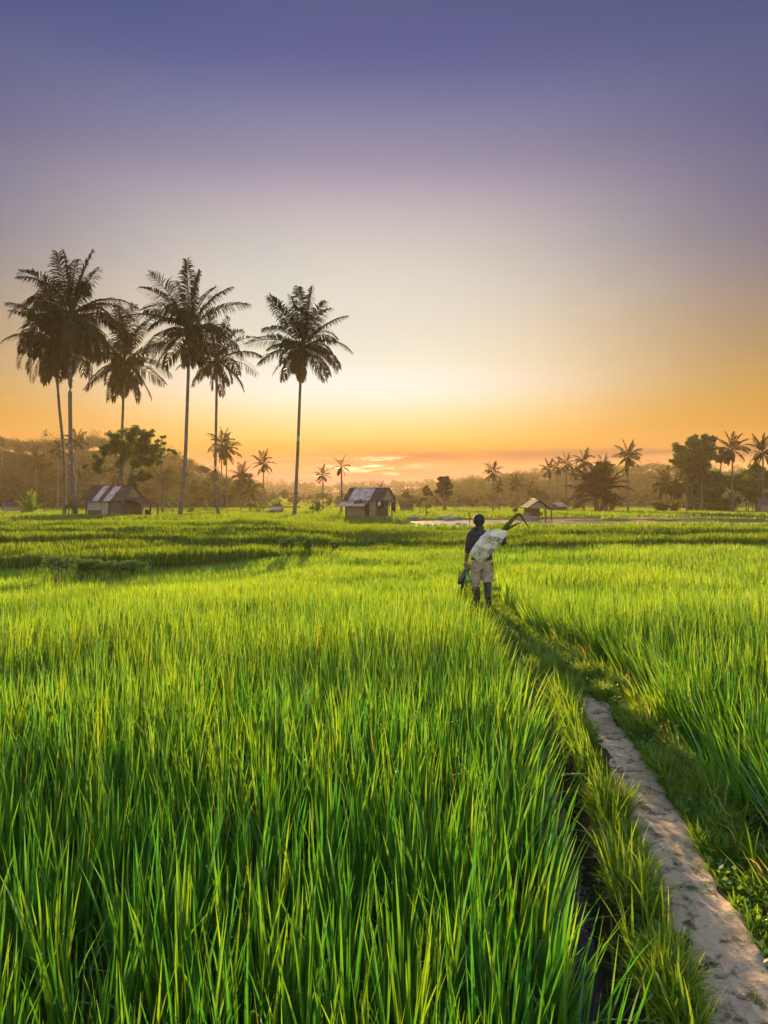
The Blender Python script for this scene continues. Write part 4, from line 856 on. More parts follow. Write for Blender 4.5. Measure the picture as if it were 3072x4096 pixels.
# --- open shelter by the river on the right
random.seed(23)
d = 62.5; r = hut('open_shelter', 'small open-sided shelter with a steep gable roof across the river', 2142, d, R(4))
mb = MB()
def slab(mb, a, b, c, dd, th=.07): 
    n_ = (Vector(b) - Vector(a)).cross(Vector(dd) - Vector(a)).normalized() * th
    vs = [Vector(q) for q in (a, b, c, dd)]; vs += [v + n_ for v in vs]; mb.add(vs, [(3, 2, 1, 0), (4, 5, 6, 7), (0, 1, 5, 4), (1, 2, 6, 5), (2, 3, 7, 6), (3, 0, 4, 7)])
slab(mb, (-1.1, -1.3, .92), (0, -1.3, 1.66), (0, 1.2, 1.66), (-1.1, 1.2, .92)); slab(mb, (0, -1.3, 1.66), (.95, -1.3, .95), (.95, 1.2, .95), (0, 1.2, 1.66)); mb.build('roof', M['thatch'], r)
mb = MB(); mb.tube([(0, -1.36, 1.72), (0, 1.25, 1.72)], [.07, .07], 8); mb.build('ridge_cap', M['rust'], r, True)
mb = MB(); slab(mb, (.6, -1.25, 1.02), (1.28, -1.25, .80), (1.28, .8, .80), (.6, .8, 1.02), .04); mb.build('side_roof', M['rust'], r)
mb = MB(); mb.add([(-.82, -1.0, .95), (.82, -1.0, .95), (0, -1.0, 1.52), (-.82, -.96, .95), (.82, -.96, .95), (0, -.96, 1.52)], [(0, 1, 2), (5, 4, 3), (0, 3, 4, 1), (1, 4, 5, 2), (2, 5, 3, 0)]); mb.build('gable', M['bamboo'], r)
for q in ((-.75, -1.05, .98), (.62, -1.05, .98), (1.12, -1.15, .84), (-.75, .9, .98), (.62, .9, .98), (1.12, .7, .84)):
    mb = MB(); mb.bar((q[0], q[1], -.2), q, .09); mb.build('post', M['dark_wood'], r)
mb = MB(); boards(mb, (-.7, .85), (.6, .85), .1, .95, 8); planks(mb, (-.72, -.3), (.55, -.3), .25, .55, 2); mb.build('back_wall', M['dark_wood'], r)
mb = MB(); mb.bar((-.95, -1.1, .94), (.85, -1.1, .94), .07); mb.build('tie_beam', M['wood'], r)
# --- little sheds further out
def shed(name, label, px, d, w, h, rz, seed, wm, rm, dep=1.6):
    random.seed(seed); x = X(px, d); r = empty(name, (x, d, gz(x, d)), rz); tag(r, label, 'shed')
    mb = MB(); hw = w / 2
    planks(mb, (-hw * .85, -dep * .45), (hw * .85, -dep * .45), .35, h * .62, 4); mb.build('front_wall', wm, r)
    mb = MB(); boards(mb, (hw * .85, -dep * .4), (hw * .85, dep * .4), .3, h * .62, 5); boards(mb, (-hw * .85, dep * .4), (-hw * .85, -dep * .4), .3, h * .62, 5); mb.build('wall', M['dark_wood'], r)
    mb = MB(); corr_panel(mb, (-hw, -dep * .62, h * .58), (hw, -dep * .62, h * .58), (-hw, .02, h), int(w * 7)); corr_panel(mb, (hw, dep * .62, h * .58), (-hw, dep * .62, h * .58), (hw, -.02, h), int(w * 7)); mb.build('roof', rm, r)
    for sx in (-1, 1):
        for sy in (-1, 1):
            mb = MB(); mb.bar((sx * hw * .87, sy * dep * .46, -.1), (sx * hw * .87, sy * dep * .46, h * .6), .08); mb.build('post', M['dark_wood'], r)
    return r
shed('field_shed', 'low shed with a long pale roof beside the young sago palm', 58, 92, 2.7, 1.75, R(6), 31, M['pale_wood'], M['rust'])
shed('field_shed', 'brown shed on stilts in the mist right of the tin roofed hut', 1626, 108, 2.2, 1.7, R(-4), 32, M['dark_wood'], M['rust'])
shed('field_shed', 'tiny shed with a light roof between the palm trunks on the right', 2232, 108, 2.2, 1.5, R(35), 33, M['dark_wood'], M['tin'])
shed('field_shed', 'grey plank shed at the right end under the palms', 3072, 90, 2.9, 2.2, R(-8), 34, M['wood'], M['thatch'])
shed('field_shed', 'low collapsed shed with a pink tinged sheet left of the lone palm', 1107, 84, 1.4, .95, R(-10), 35, M['dark_wood'], M['tin'], 1.0)
# heap of dry fronds beside the shelter
mb = MB(); random.seed(41)
for k in range(70):
    a = random.uniform(-.9, .9); b = random.uniform(-.5, .5); h = .75 * math.exp(-(a * 1.4) ** 2)
    mb.bar((a - .35 * random.random(), b, h * random.uniform(.0, .5)), (a * .5 + random.uniform(-.3, .5), b * .5, h * random.uniform(.7, 1.15)), .035, .015)
mb.ball((0, 0, .05), .6, 0, 10, 6, .15, (1.3, .8, .8)); d = 60.0; x = X(2100, d)
o = mb.build('frond_heap', M['wood']); o.location = (x, d, gz(x, d)); tag(o, 'heap of dry grey fronds left of the open shelter', 'heap')
# stakes standing in the paddies beyond the river
random.seed(51)
for (px, r0, r1) in [(1558, 2062, 2015), (1583, 2062, 2018), (1590, 2058, 1990), (1608, 2060, 2015), (1632, 2062, 2012), (1645, 2063, 2020), (1654, 2060, 2016), (1676, 2064, 2016), (1688, 2060, 2020), (1730, 2050, 1998), (1746, 2052, 2002), (1773, 2055, 2008), (1788, 2050, 2022), (1815, 2055, 2022), (1832, 2056, 2018), (1852, 2050, 2008), (1868, 2053, 2004), (1886, 2052, 2002), (1908, 2050, 2005), (1925, 2048, 2018), (1935, 2050, 2002), (1940, 2050, 2012), (2002, 2050, 2010), (1980, 2056, 2022)]:
    d = dist(px, r0); x = X(px, d); z = gz(x, d); h = (r0 - r1) * d / F; o = MB(); lean = random.uniform(-.2, .2)
    o.tube([(0, 0, -.2), (lean * h * .5 + random.uniform(-.04, .04), 0, h * .5), (lean * h, 0, h)], [.034, .028, .016], 5); s = o.build('stake', M['dark_wood'], None, True); s.location = (x, d, z)
    tag(s, 'thin bare stake standing in the sunlit paddy beyond the river', 'stake', 'thin stakes beyond the river')
for (px, r0, r1, lab, kn) in [(1704, 2075, 2024, 'dark crooked post on the far river bank right of the stakes', 1), (1877, 2096, 2045, 'straight post rising from the river behind the farmer', 0)]:
    d = 62.0 if kn else 57.0; x = X(px, d); z = gz(x, d); h = Z(r1, d) - z; o = MB(); o.tube([(0, 0, -.3), (.03, 0, h * .5), (-.05, 0, h)], [.07, .06, .05], 7)
    if kn: o.tube([(.0, 0, h * .3), (.25, 0, h * .5), (.32, 0, h * .48)], [.05, .05, .04], 6)
    s = o.build('post', M['dark_wood'], None, True); s.location = (x, d, z); tag(s, lab, 'post')
    s.name = 'river_post'
# boulders by the river
random.seed(61)
RB = 'grey boulders along the river'
def boulder(px, d, r, lab, grp=RB):
    x = X(px, d); z = gz(x, d); me = bpy.data.meshes.new('boulder'); bm = bmesh.new(); bmesh.ops.create_icosphere(bm, subdivisions=3, radius=r); sd = random.uniform(0, 90)
    for v in bm.verts:
        p = v.co / r; f = 1 + .22 * mnoise.noise(p * 1.1 + Vector((sd, 0, 0))) + .08 * mnoise.noise(p * 3 + Vector((sd, 3, 0))); v.co = Vector((p.x * 1.15, p.y, p.z * .78)) * r * f
    for f in bm.faces: f.smooth = True
    bm.to_mesh(me); bm.free(); o = obj('boulder', me, M['stone']); o.location = (x, d, z + r * .25); o.rotation_euler = (0, 0, random.uniform(0, 6)); tag(o, lab, 'boulder', grp)
BL = 'grey boulder among others on the far river bank left of the farmer'
for px, d, r in [(1653, 60.5, .30), (1672, 61.5, .24), (1640, 61, .2), (1783, 60.0, .32), (1800, 60.2, .30), (1768, 61, .24), (1815, 60.6, .22), (1628, 62, .22), (1700, 62, .2), (1750, 62, .22), (1690, 61.5, .2), (1838, 61, .2)]: boulder(px, d, r, BL)
BN = 'grey boulder among others on the near river bank just left of the farmer'
for px, d, r in [(1832, 47.6, .34), (1855, 47.8, .30), (1775, 47.6, .26), (1745, 47.8, .2), (1715, 47.6, .22), (1700, 48, .2)]: boulder(px, d, r, BN)
for px, d, r, lab in [(1504, 57.5, .22, 'pale boulder under the front wall of the tin roofed hut'), (1553, 57.5, .28, 'pale rounded boulder at the river corner of the tin roofed hut'), (1572, 56.5, .24, 'brown boulder lowest on the bank below the tin roofed hut')]: boulder(px, d, r, lab)
# ------------------------------------------------------------------ the walking man, seen from behind
PX0, PY0 = 1.755, 12.3
PZ0 = gz(PX0, PY0) + .0
def lx(zx): return zx * .0010863 - .791
def lz(zy): return 1.8597 - .0010863 * zy - .0
M['skin'] = solid('brown_skin', (.17, .075, .042), (.24, .11, .065), 14, .55, .05)
M['hair'] = solid('black_hair', (.006, .005, .005), (.022, .017, .014), 40, .6, .6)
M['jacket'] = solid('navy_jacket_cloth', (.018, .016, .026), (.045, .038, .052), 16, .85, .35)
M['shorts'] = solid('khaki_cotton', (.25, .19, .14), (.40, .31, .24), 11, .9, .35)
M['rubber'] = solid('black_rubber', (.012, .012, .014), (.03, .03, .034), 9, .38, .1, spec=.5)
M['watch'] = solid('metal_strap', (.30, .26, .20), (.5, .45, .38), 20, .35, .1, spec=.6)
def loft(mb, rings, n=16, m=0):
    """rings: (centre, rx, ry) horizontal ellipses, bottom to top"""
    vs = [(c[0] + rx * math.cos(2 * math.pi * k / n), c[1] + ry * math.sin(2 * math.pi * k / n), c[2]) for c, rx, ry in rings for k in range(n)]
    fs = [(i * n + k, i * n + (k + 1) % n, (i + 1) * n + (k + 1) % n, (i + 1) * n + k) for i in range(len(rings) - 1) for k in range(n)]
    fs += [tuple(range(n - 1, -1, -1)), tuple(range((len(rings) - 1) * n, len(rings) * n))]
    mb.add(vs, fs, m)
def limb(mb, pts, rad, n=12, sub=4):
    """tapered limb through its joints, ball at either end so that pieces fuse"""
    P = [Vector(p) for p in pts]; Q = []; Rr = []
    for i in range(len(P) - 1):
        for k in range(sub): t = k / sub; Q.append(P[i].lerp(P[i + 1], t)); Rr.append(rad[i] + (rad[i + 1] - rad[i]) * t)
    Q.append(P[-1]); Rr.append(rad[-1]); mb.tube(Q, Rr, n)
    for p, r in ((P[0], rad[0]), (P[-1], rad[-1])): mb.ball(p, r * .98, 0, 10, 8)
    for p, r in zip(P[1:-1], rad[1:-1]): mb.ball(p, r * 1.0, 0, 10, 8)
def fuse(mb, name, mat, parent, voxel=.008, smooth=4, wr=0.0, wf=14.0, seed=0):
    """melt the collected shapes into ONE continuous skin"""
    me = mb.mesh(name + '_raw'); o = link(bpy.data.objects.new(name + '_raw', me))
    r = o.modifiers.new('r', 'REMESH'); r.mode = 'VOXEL'; r.voxel_size = voxel
    s = o.modifiers.new('s', 'SMOOTH'); s.factor = .5; s.iterations = smooth
    dg = bpy.context.evaluated_depsgraph_get(); new = bpy.data.meshes.new_from_object(o.evaluated_get(dg)); new.name = name
    bpy.data.objects.remove(o); bpy.data.meshes.remove(me)
    if wr:                                                        # cloth wrinkles
        nr = [v.normal.copy() for v in new.vertices]
        for v, n_ in zip(new.vertices, nr):
            p = v.co * wf; v.co += n_ * wr * (mnoise.noise(Vector((p.x * .8, p.y * .8, p.z * 1.5)) + Vector((seed, 0, 0))) + .5 * mnoise.noise(p * 2.3 + Vector((0, seed, 0))))
    for f in new.polygons: f.use_smooth = True
    return obj(name, new, mat, parent)
man = empty('person', (PX0, PY0, PZ0)); tag(man, 'man in dark jacket, khaki shorts and black boots walking away, sack on back', 'person')
HC = Vector((lx(690), .03, 1.555))
SL, EL, WL, KL = Vector((-.185, .01, 1.325)), Vector((lx(503), .02, 1.0)), Vector((lx(461), .0, .80)), Vector((lx(460), .0, .70))
SR, ER, WR = Vector((.155, .01, 1.335)), Vector((lx(1085), -.02, 1.20)), Vector((.22, .13, 1.31))
HLp, KNL, ANL = Vector((-.085, .0, .80)), Vector((lx(637), .10, .455)), Vector((lx(672), .10, .09))
HRp, KNR, ANR = Vector((.09, .0, .80)), Vector((lx(835), .03, .455)), Vector((lx(805), -.26, .20))
# --- body: one continuous skin
b = MB()
for c, r, s3 in ((HC + Vector((0, 0, .01)), .088, (.92, 1.06, 1.2)), (HC + Vector((0, .045, -.06)), .062, (.95, 1, 1.0)), (HC + Vector((0, .10, -.02)), .016, (.8, 1.1, 1.5)), (HC + Vector((0, .09, -.07)), .018, (1.5, .8, .6))): b.ball(c, r, 0, 16, 12, 0, s3)
for sx in (-1, 1): b.ball(HC + Vector((sx * .086, .0, -.012)), .026, 0, 10, 8, 0, (.45, .8, 1.25))
limb(b, [(lx(690), .02, 1.36), (lx(690), .03, 1.50)], [.062, .054])
loft(b, [((.0, 0, .76), .15, .10), ((0, 0, .86), .155, .10), ((-.01, .0, 1.0), .145, .09), ((-.02, .0, 1.2), .17, .10), ((-.03, .01, 1.33), .16, .085), ((-.04, .015, 1.40), .08, .06)])
limb(b, [SL, EL, WL], [.052, .042, .029]); limb(b, [SR, ER, WR], [.052, .042, .029])
limb(b, [HLp, KNL, ANL], [.085, .056, .040]); limb(b, [HRp, KNR, ANR], [.085, .056, .040])
b.ball(KNL + Vector((-.004, -.02, -.11)), .055, 0, 10, 8, 0, (.95, .95, 1.7)); b.ball(KNR.lerp(ANR, .35) + Vector((0, -.015, .0)), .052, 0, 10, 8, 0, (.95, .95, 1.5))
def hand(b, wrist, down, across, palmn, curl):
    """palm, four bent fingers of unequal length and a thumb from the side of the palm"""
    d = Vector(down).normalized(); a = Vector(across).normalized(); n_ = Vector(palmn).normalized(); w = Vector(wrist)
    limb(b, [w, w + d * .035], [.027, .026]); 
    for k in range(4): limb(b, [w + d * .02 + a * (k - 1.5) * .012, w + d * .085 + a * (k - 1.5) * .021], [.014, .0125], 8)
    for k, L in enumerate((.066, .076, .071, .055)):
        p = w + d * .085 + a * (k - 1.5) * .021; ang = 0; pts = [p]
        for seg, f in enumerate((.45, .32, .25)):
            ang += curl * (.75, 1.0, .8)[seg]; p = p + (d * math.cos(ang) + n_ * math.sin(ang)) * L * f * 1.05; pts.append(p)
        limb(b, pts, [.0105, .0098, .009, .0078], 8, 2)
    t0 = w + d * .03 - a * .024; limb(b, [t0, t0 - a * .018 + d * .03 + n_ * .012, t0 - a * .008 + d * .055 + n_ * .03], [.0125, .011, .009], 8, 2)
hand(b, WL, (0.0, .02, -1), (.12, 1, 0), (1, -.1, 0), 1.15)
hand(b, WR, (-.25, .2, 1), (.9, .4, .1), (-.3, -1, .2), .9)
fuse(b, 'body', M['skin'], man, .0055, 2)
# eyes, for anyone who steps round in front
for sx in (-1, 1):
    e = MB(); e.ball(HC + Vector((sx * .033, .083, .015)), .0125, 0, 8, 6); e.build('eye', M['white_cloth'], man, True)
# --- hair
b = MB(); b.ball(HC + Vector((0, -.012, .028)), .112, 0, 18, 14, 0, (.95, 1.03, 1.0)); b.ball(HC + Vector((0, -.05, -.035)), .068, 0, 14, 10, 0, (1.05, .75, 1.0)); b.ball(HC + Vector((.0, .02, .065)), .085, 0, 14, 10, 0, (1, 1.05, .8))
fuse(b, 'hair', M['hair'], man, .007, 2, .007, 34, 3)
# --- jacket with stand collar, left sleeve pushed up to the elbow
b = MB()
loft(b, [((.01, 0, .865), .190, .128), ((.01, 0, .95), .190, .128), ((.0, 0, 1.08), .182, .125), ((-.015, .0, 1.22), .192, .130), ((-.02, .005, 1.32), .188, .112), ((-.035, .012, 1.385), .125, .085), ((-.04, .016, 1.415), .085, .075)], 20)
limb(b, [SL + Vector((.01, 0, .0)), SL.lerp(EL, .5) + Vector((-.012, 0, 0)), EL + Vector((.004, 0, .02))], [.076, .068, .058]); limb(b, [SR, ER, ER.lerp(WR, .85)], [.076, .070, .050])
loft(b, [((-.042, .012, 1.39), .088, .080), ((-.044, .012, 1.44), .086, .080), ((-.044, .006, 1.475), .090, .086)], 18)
b.ball((lx(600), -.05, 1.43), .038, 0, 10, 8, 0, (1.5, .8, .7))
fuse(b, 'jacket', M['jacket'], man, .010, 3, .010, 13, 1)
# --- cargo shorts
b = MB()
loft(b, [((0, 0, .72), .172, .120), ((0, 0, .80), .178, .122), ((0, 0, .88), .165, .115)], 20)
limb(b, [(-.092, .0, .78), (-.098, .04, .60), (lx(632), .07, .445)], [.100, .098, .092]); limb(b, [(.094, .0, .78), (.108, .02, .60), (lx(828), .03, .47)], [.100, .098, .090])
b.box((-.19, .05, .58), (.035, .13, .15)); b.box((.205, .03, .59), (.035, .13, .15)); b.box((-.085, -.115, .735), (.10, .02, .12)); b.box((.095, -.115, .735), (.10, .02, .12))
fuse(b, 'shorts', M['shorts'], man, .009, 2, .009, 15, 5)
for sx in (-1, 1):
    b = MB(); b.box((sx * .09 + .004, -.128, .745), (.105, .012, .035)); fuse(b, 'pocket_flap', M['shorts'], man, .006, 1)
b = MB(); limb(b, [(.17, -.05, .80), (.195, -.05, .80)], [.02, .012]); fuse(b, 'belt_pouch', M['jacket'], man, .006, 1)
# --- boots
def boot(knee, ankle, toe_dir, sole_n, top, parent):
    b = MB(); k, a = Vector(knee), Vector(ankle); t = Vector(toe_dir).normalized(); n_ = Vector(sole_n).normalized()
    p0 = a.lerp(k, top); limb(b, [a, a.lerp(p0, .5), p0], [.060, .070, .078], 14)
    heel = a + n_ * .055 - t * .045; ball = heel + t * .17; toe = heel + t * .235
    limb(b, [heel + n_ * -.012, ball + n_ * .0, toe], [.048, .050, .036], 12)
    b.tube([heel + n_ * .03 - t * .02, heel + n_ * .047 - t * .02], [.043, .043], 12); side = t.cross(n_).normalized()
    for q in (.05, .09, .13, .17, .21): b.bar(heel + t * q + n_ * .036 - side * .04, heel + t * q + n_ * .036 + side * .04, .022, .028)
    return fuse(b, 'boot', M['rubber'], parent, .007, 2)
boot(KNL, ANL, (-.05, 1, 0), (0, 0, -1), .66, man)
boot(KNR, ANR, (.16, .30, -1), (0, -1, -.28), .92, man)
b = MB(); d_ = (WL - EL).normalized(); q = d_.to_track_quat('Z', 'Y'); c = WL - d_ * .012
ring = [c + q @ Vector((.036 * math.cos(a), .036 * math.sin(a), 0)) for a in np.linspace(0, 2 * math.pi, 21)]
b.tube(ring, .0085, 6, cap=False); b.box(c + q @ Vector((0, -.038, 0)), (.03, .012, .03)); b.build('wristwatch', M['watch'], man, True)
# --- sack across the back
SB, ST = Vector((lx(592), 0, lz(880))), Vector((lx(982), 0, lz(408)))
AX = (ST - SB); SLN = AX.length; AX.normalize(); PP = Vector((AX.z, 0, -AX.x))     # across, towards lower right
def sack_pt(s, u, front, off=0.0):
    """s 0 bottom..1 mouth, u -1..1 across; front = -1 camera side, +1 back side"""
    hw = float(np.interp(s, [0, .05, .3, .6, .85, 1], [.138, .146, .170, .178, .160, .145]))
    dep = float(np.interp(s, [0, .04, .15, .45, .8, 1], [.012, .035, .085, .115, .095, .06]))
    au = min(1, abs(u)); d = dep * (1 - au ** 2.6) ** .6
    w = .010 * mnoise.noise(Vector((u * 2.2, s * 3.2, front * 2))) + .008 * mnoise.noise(Vector((u * 5 + s * 7, s * 4 - u * 3, front * 5 + 9)))
    # creases slanting from the grip at the shoulder
    w += .006 * math.sin(18 * s + 7 * u + 2 * mnoise.noise(Vector((u * 2, s * 3, 4))))* (1 - au)
    a = SLN * (s * (1 + .13 * u * s) ) + .02 * math.sin(3 * u) * s
    p = Vector((0, -.235, 0)) + SB + AX * a + PP * (u * hw)
    p.y += front * (d + (w if d > .01 else 0)) - .03 * s + (off if front > 0 else -off)
    p += Vector((.008 * mnoise.noise(Vector((s * 9, u, 1))), 0, .008 * mnoise.noise(Vector((s * 9, u, 5))))) * au
    return p
vs = []; fs = []; ns, nu = 44, 36
for i in range(ns + 1):
    for j in range(nu * 2):
        if j < nu: u = -1 + 2 * j / nu; fr = -1
        else: u = 1 - 2 * (j - nu) / nu; fr = 1
        vs.append(sack_pt(i / ns, u, fr))
N2 = nu * 2
for i in range(ns):
    for j in range(N2): fs.append((i * N2 + j, i * N2 + (j + 1) % N2, (i + 1) * N2 + (j + 1) % N2, (i + 1) * N2 + j))
fs.append(tuple(range(N2 - 1, -1, -1)))
# gathered mouth folds in over the load
bi = ns * N2; cen = sum((vs[bi + j] for j in range(N2)), Vector()) / N2
for k, f in enumerate((.82, .55)):
    for j in range(N2): vs.append(vs[bi + j].lerp(cen - AX * (.02 + .03 * k), 1 - f) + AX * .010 * math.sin(j * 1.7) * (1 - k))
    a0 = bi + k * N2
    for j in range(N2): fs.append((a0 + j, a0 + (j + 1) % N2, a0 + N2 + (j + 1) % N2, a0 + N2 + j))
fs.append(tuple(range(bi + 2 * N2, bi + 3 * N2)))
def sack_mat():
    m, t = new_mat('woven_sack')
    co = t.n('ShaderNodeTexCoord').outputs['Object']
    f = t.noise(co, 5.5, 5, .6); g_ = t.noise(co, 13, 4); y = t.noise(co, 3.1, 3)
    c = t.mix(g_, (.60, .50, .44), (.78, .68, .61))
    c = t.mix(t.mth('MULTIPLY_ADD', f, 5.0, -2.45, clamp=True), c, (.25, .19, .11))         # mud and plant stains
    c = t.mix(t.mth('MULTIPLY_ADD', y, 6.0, -3.3, clamp=True), c, (.42, .28, .10))
    sp = t.n('ShaderNodeSeparateXYZ', ins={0: co})
    lo = t.mth('MULTIPLY_ADD', sp.outputs['Z'], -5.0, 5.6, clamp=True)
    c = t.mix(t.mth('MULTIPLY', lo, t.mth('MULTIPLY_ADD', f, 2.4, -.8, clamp=True)), c, (.17, .17, .08))
    b = t.n('ShaderNodeBsdfPrincipled', ins={'Base Color': c, 'Roughness': .75, 'Specular IOR Level': .25})
    wv = t.noise(co, 60, 2); bp = t.n('ShaderNodeBump', ins={'Height': t.mth('MULTIPLY_ADD', wv, .3, f), 'Strength': .35, 'Distance': .02}); t.t.links.new(bp.outputs[0], b.inputs['Normal'])
    out(t, b.outputs[0]); return m
me = bpy.data.meshes.new('sack'); me.from_pydata([tuple(v) for v in vs], [], fs); me.polygons.foreach_set('use_smooth', [True] * len(fs)); me.update()
sk = empty('sack', (PX0, PY0, PZ0)); tag(sk, 'stained white woven sack with faded green lettering carried across the back', 'sack')
obj('sack_cloth', me, sack_mat(), sk)
ink_g = solid('faded_green_ink', (.06, .10, .065), (.17, .20, .15), 30, .8); ink_b = solid('faded_brown_ink', (.14, .10, .075), (.26, .20, .16), 30, .8)
def print_on(text, s0, u0, h, mat, name='lettering', wscale=1.0):
    """letters laid on the cloth: s0 metres along, u0 metres across from the middle"""
    cu = bpy.data.curves.new('t', 'FONT'); cu.body = text; cu.size = h * 1.4; o = link(bpy.data.objects.new('t', cu)); cu.resolution_u = 3; cu.offset = h * .035
    dg = bpy.context.evaluated_depsgraph_get(); tm = bpy.data.meshes.new_from_object(o.evaluated_get(dg)); bpy.data.objects.remove(o)
    bm = bmesh.new(); bm.from_mesh(tm); bmesh.ops.triangulate(bm, faces=bm.faces[:]); bmesh.ops.subdivide_edges(bm, edges=[e for e in bm.edges if e.calc_length() > h * .25], cuts=2, use_grid_fill=False)
    bmesh.ops.triangulate(bm, faces=bm.faces[:])
    for v in bm.verts:
        s = (s0 + v.co.y) / SLN + .5; u = (u0 + v.co.x * wscale) / .178
        v.co = sack_pt(min(max(s, 0), 1), max(-1, min(1, u)), -1, .005)
    bm.to_mesh(tm); bm.free(); tm.name = name; return obj(name, tm, mat, sk)
print_on('KEBC', .115, -.085, .082, ink_g)
print_on('PETA', -.125, -.045, .034, ink_b)
print_on('C', -.115, .075, .105, ink_b)
# printed sprig near the bottom
mb = MB()
for (s0, u0, ds, du, w_) in ((-.17, -.075, .05, -.012, .012), (-.19, -.07, .0, .075, .010), (-.21, -.07, .0, .09, .008), (-.17, -.065, .03, .03, .010), (-.20, -.075, .045, .0, .006), (-.235, -.05, .0, .07, .007)):
    q = [(s0, u0), (s0 + ds * .5 + w_ * (abs(du) > abs(ds)), u0 + du * .5 + w_ * (abs(ds) >= abs(du))), (s0 + ds, u0 + du), (s0 + ds * .5 - w_ * (abs(du) > abs(ds)), u0 + du * .5 - w_ * (abs(ds) >= abs(du)))]
    mb.add([sack_pt(a / SLN + .5, c / .178, -1, .005) for a, c in q], [(0, 1, 2, 3)])
mb.build('printed_sprig', ink_g, sk)
# --- long leaves sticking out of the sack
def strap(mb, pts, w, tilt=(0, 1, 0)):
    P = [Vector(p) for p in pts]; vs = []; fs = []
    for i, p in enumerate(P):
        t = (P[min(i + 1, len(P) - 1)] - P[max(0, i - 1)]).normalized(); s_ = t.cross(Vector(tilt)).normalized(); ww = w[i] / 2; nrm = s_.cross(t) * .012
        vs += [p - s_ * ww + nrm, p, p + s_ * ww + nrm]
        if i: fs += [(3 * i - 3, 3 * i - 2, 3 * i + 1, 3 * i), (3 * i - 2, 3 * i - 1, 3 * i + 2, 3 * i + 1)]
    mb.add(vs, fs)
mb = MB(); yb = -.22
def q(zx, zy, y=yb): return (lx(zx), y, lz(zy))
strap(mb, [q(1030, 450), q(1100, 355), q(1200, 250), q(1270, 175), q(1305, 145), q(1330, 150), q(1380, 225), q(1430, 300), q(1490, 400)], [.05, .075, .072, .060, .045, .042, .036, .028, .004])
strap(mb, [q(1060, 460, -.18), q(1130, 400, -.18), q(1230, 345, -.17), q(1300, 310, -.16), q(1350, 295, -.16)], [.05, .055, .040, .030, .016], (0, 1, .3))
strap(mb, [q(1050, 440, -.25), q(1120, 370, -.26), q(1200, 330, -.26), q(1260, 335, -.27)], [.03, .035, .025, .004], (0, 1, -.3))
strap(mb, [q(1040, 430, -.2), q(1080, 340, -.2), q(1115, 265, -.2)], [.012, .010, .002]); strap(mb, [q(1015, 430, -.2), q(1040, 360, -.2), q(1080, 300, -.2)], [.010, .008, .002])
o = mb.build('leaf_bundle', M['forest_leaf']); o.location = (PX0, PY0, PZ0); tag(o, 'long dark green strap leaves sticking out of the sack mouth, one folded over', 'leaves')
# --- two plastic bags in the left hand
def bag(name, label, rings, mat, seed):
    vs = []; fs = []; n = 20; rs = random.Random(seed)
    for i, (c, rx, ry) in enumerate(rings):
        for k in range(n):
            a = 2 * math.pi * k / n; j = 1 + .10 * math.sin(5 * a + seed + i * .6) + .06 * math.sin(9 * a - i)
            vs.append((c[0] + rx * j * math.cos(a), c[1] + ry * j * math.sin(a), c[2] + .012 * math.sin(3 * a + i) * (0 < i < len(rings) - 1)))
        if i:
            for k in range(n): fs.append(((i - 1) * n + k, (i - 1) * n + (k + 1) % n, i * n + (k + 1) % n, i * n + k))
    fs += [tuple(range(n)), tuple(range(len(rings) * n - 1, (len(rings) - 1) * n - 1, -1))]
    me = bpy.data.meshes.new(name); me.from_pydata(vs, [], fs); me.polygons.foreach_set('use_smooth', [True] * len(fs)); me.update()
    o = obj(name, me, mat); o.location = (PX0, PY0, PZ0); tag(o, label, 'bag')
    return o
kb, kg = new_mat('black_plastic')[0], None
t = NT(kb); b_ = t.n('ShaderNodeBsdfPrincipled', ins={'Base Color': (.012, .012, .016, 1), 'Roughness': .32, 'Specular IOR Level': .6}); out(t, b_.outputs[0])
kg, t = new_mat('green_plastic')
c_ = t.mix(t.noise(t.n('ShaderNodeTexCoord').outputs['Object'], 9, 3), (.04, .24, .06), (.22, .46, .06))
x1 = t.n('ShaderNodeMixShader', ins={0: .55, 1: t.n('ShaderNodeBsdfDiffuse', ins={'Color': c_}).outputs[0], 2: t.n('ShaderNodeBsdfTranslucent', ins={'Color': c_}).outputs[0]}).outputs[0]
out(t, t.n('ShaderNodeMixShader', ins={0: .08, 1: x1, 2: t.n('ShaderNodeBsdfGlossy', ins={'Roughness': .25}).outputs[0]}).outputs[0])
bag('plastic_bag', 'black plastic bag hanging from the left hand of the walking man', [((lx(455), -.02, lz(1075)), .014, .014), ((lx(450), -.025, lz(1110)), .018, .018), ((lx(430), -.03, lz(1150)), .036, .034), ((lx(408), -.03, lz(1205)), .050, .046), ((lx(388), -.03, lz(1255)), .054, .048), ((lx(370), -.03, lz(1292)), .044, .04), ((lx(352), -.03, lz(1318)), .018, .018)], kb, 1)
bag('plastic_bag', 'bright green translucent bag held beside the black one', [((lx(458), .03, lz(1075)), .012, .012), ((lx(468), .03, lz(1110)), .016, .016), ((lx(480), .03, lz(1150)), .034, .034), ((lx(487), .03, lz(1210)), .050, .05), ((lx(488), .03, lz(1265)), .060, .056), ((lx(488), .03, lz(1292)), .052, .05), ((lx(488), .03, lz(1303)), .03, .03)], kg, 2)
SKY_FILL = (.15, .13, .12); SUN_STR = 4.2; SUN_COL = (1.0, .68, .32); HAZE_D = .00036; HAZE_COL = (1.0, .74, .48); HAZE_G = .25; EXPO = 2.1
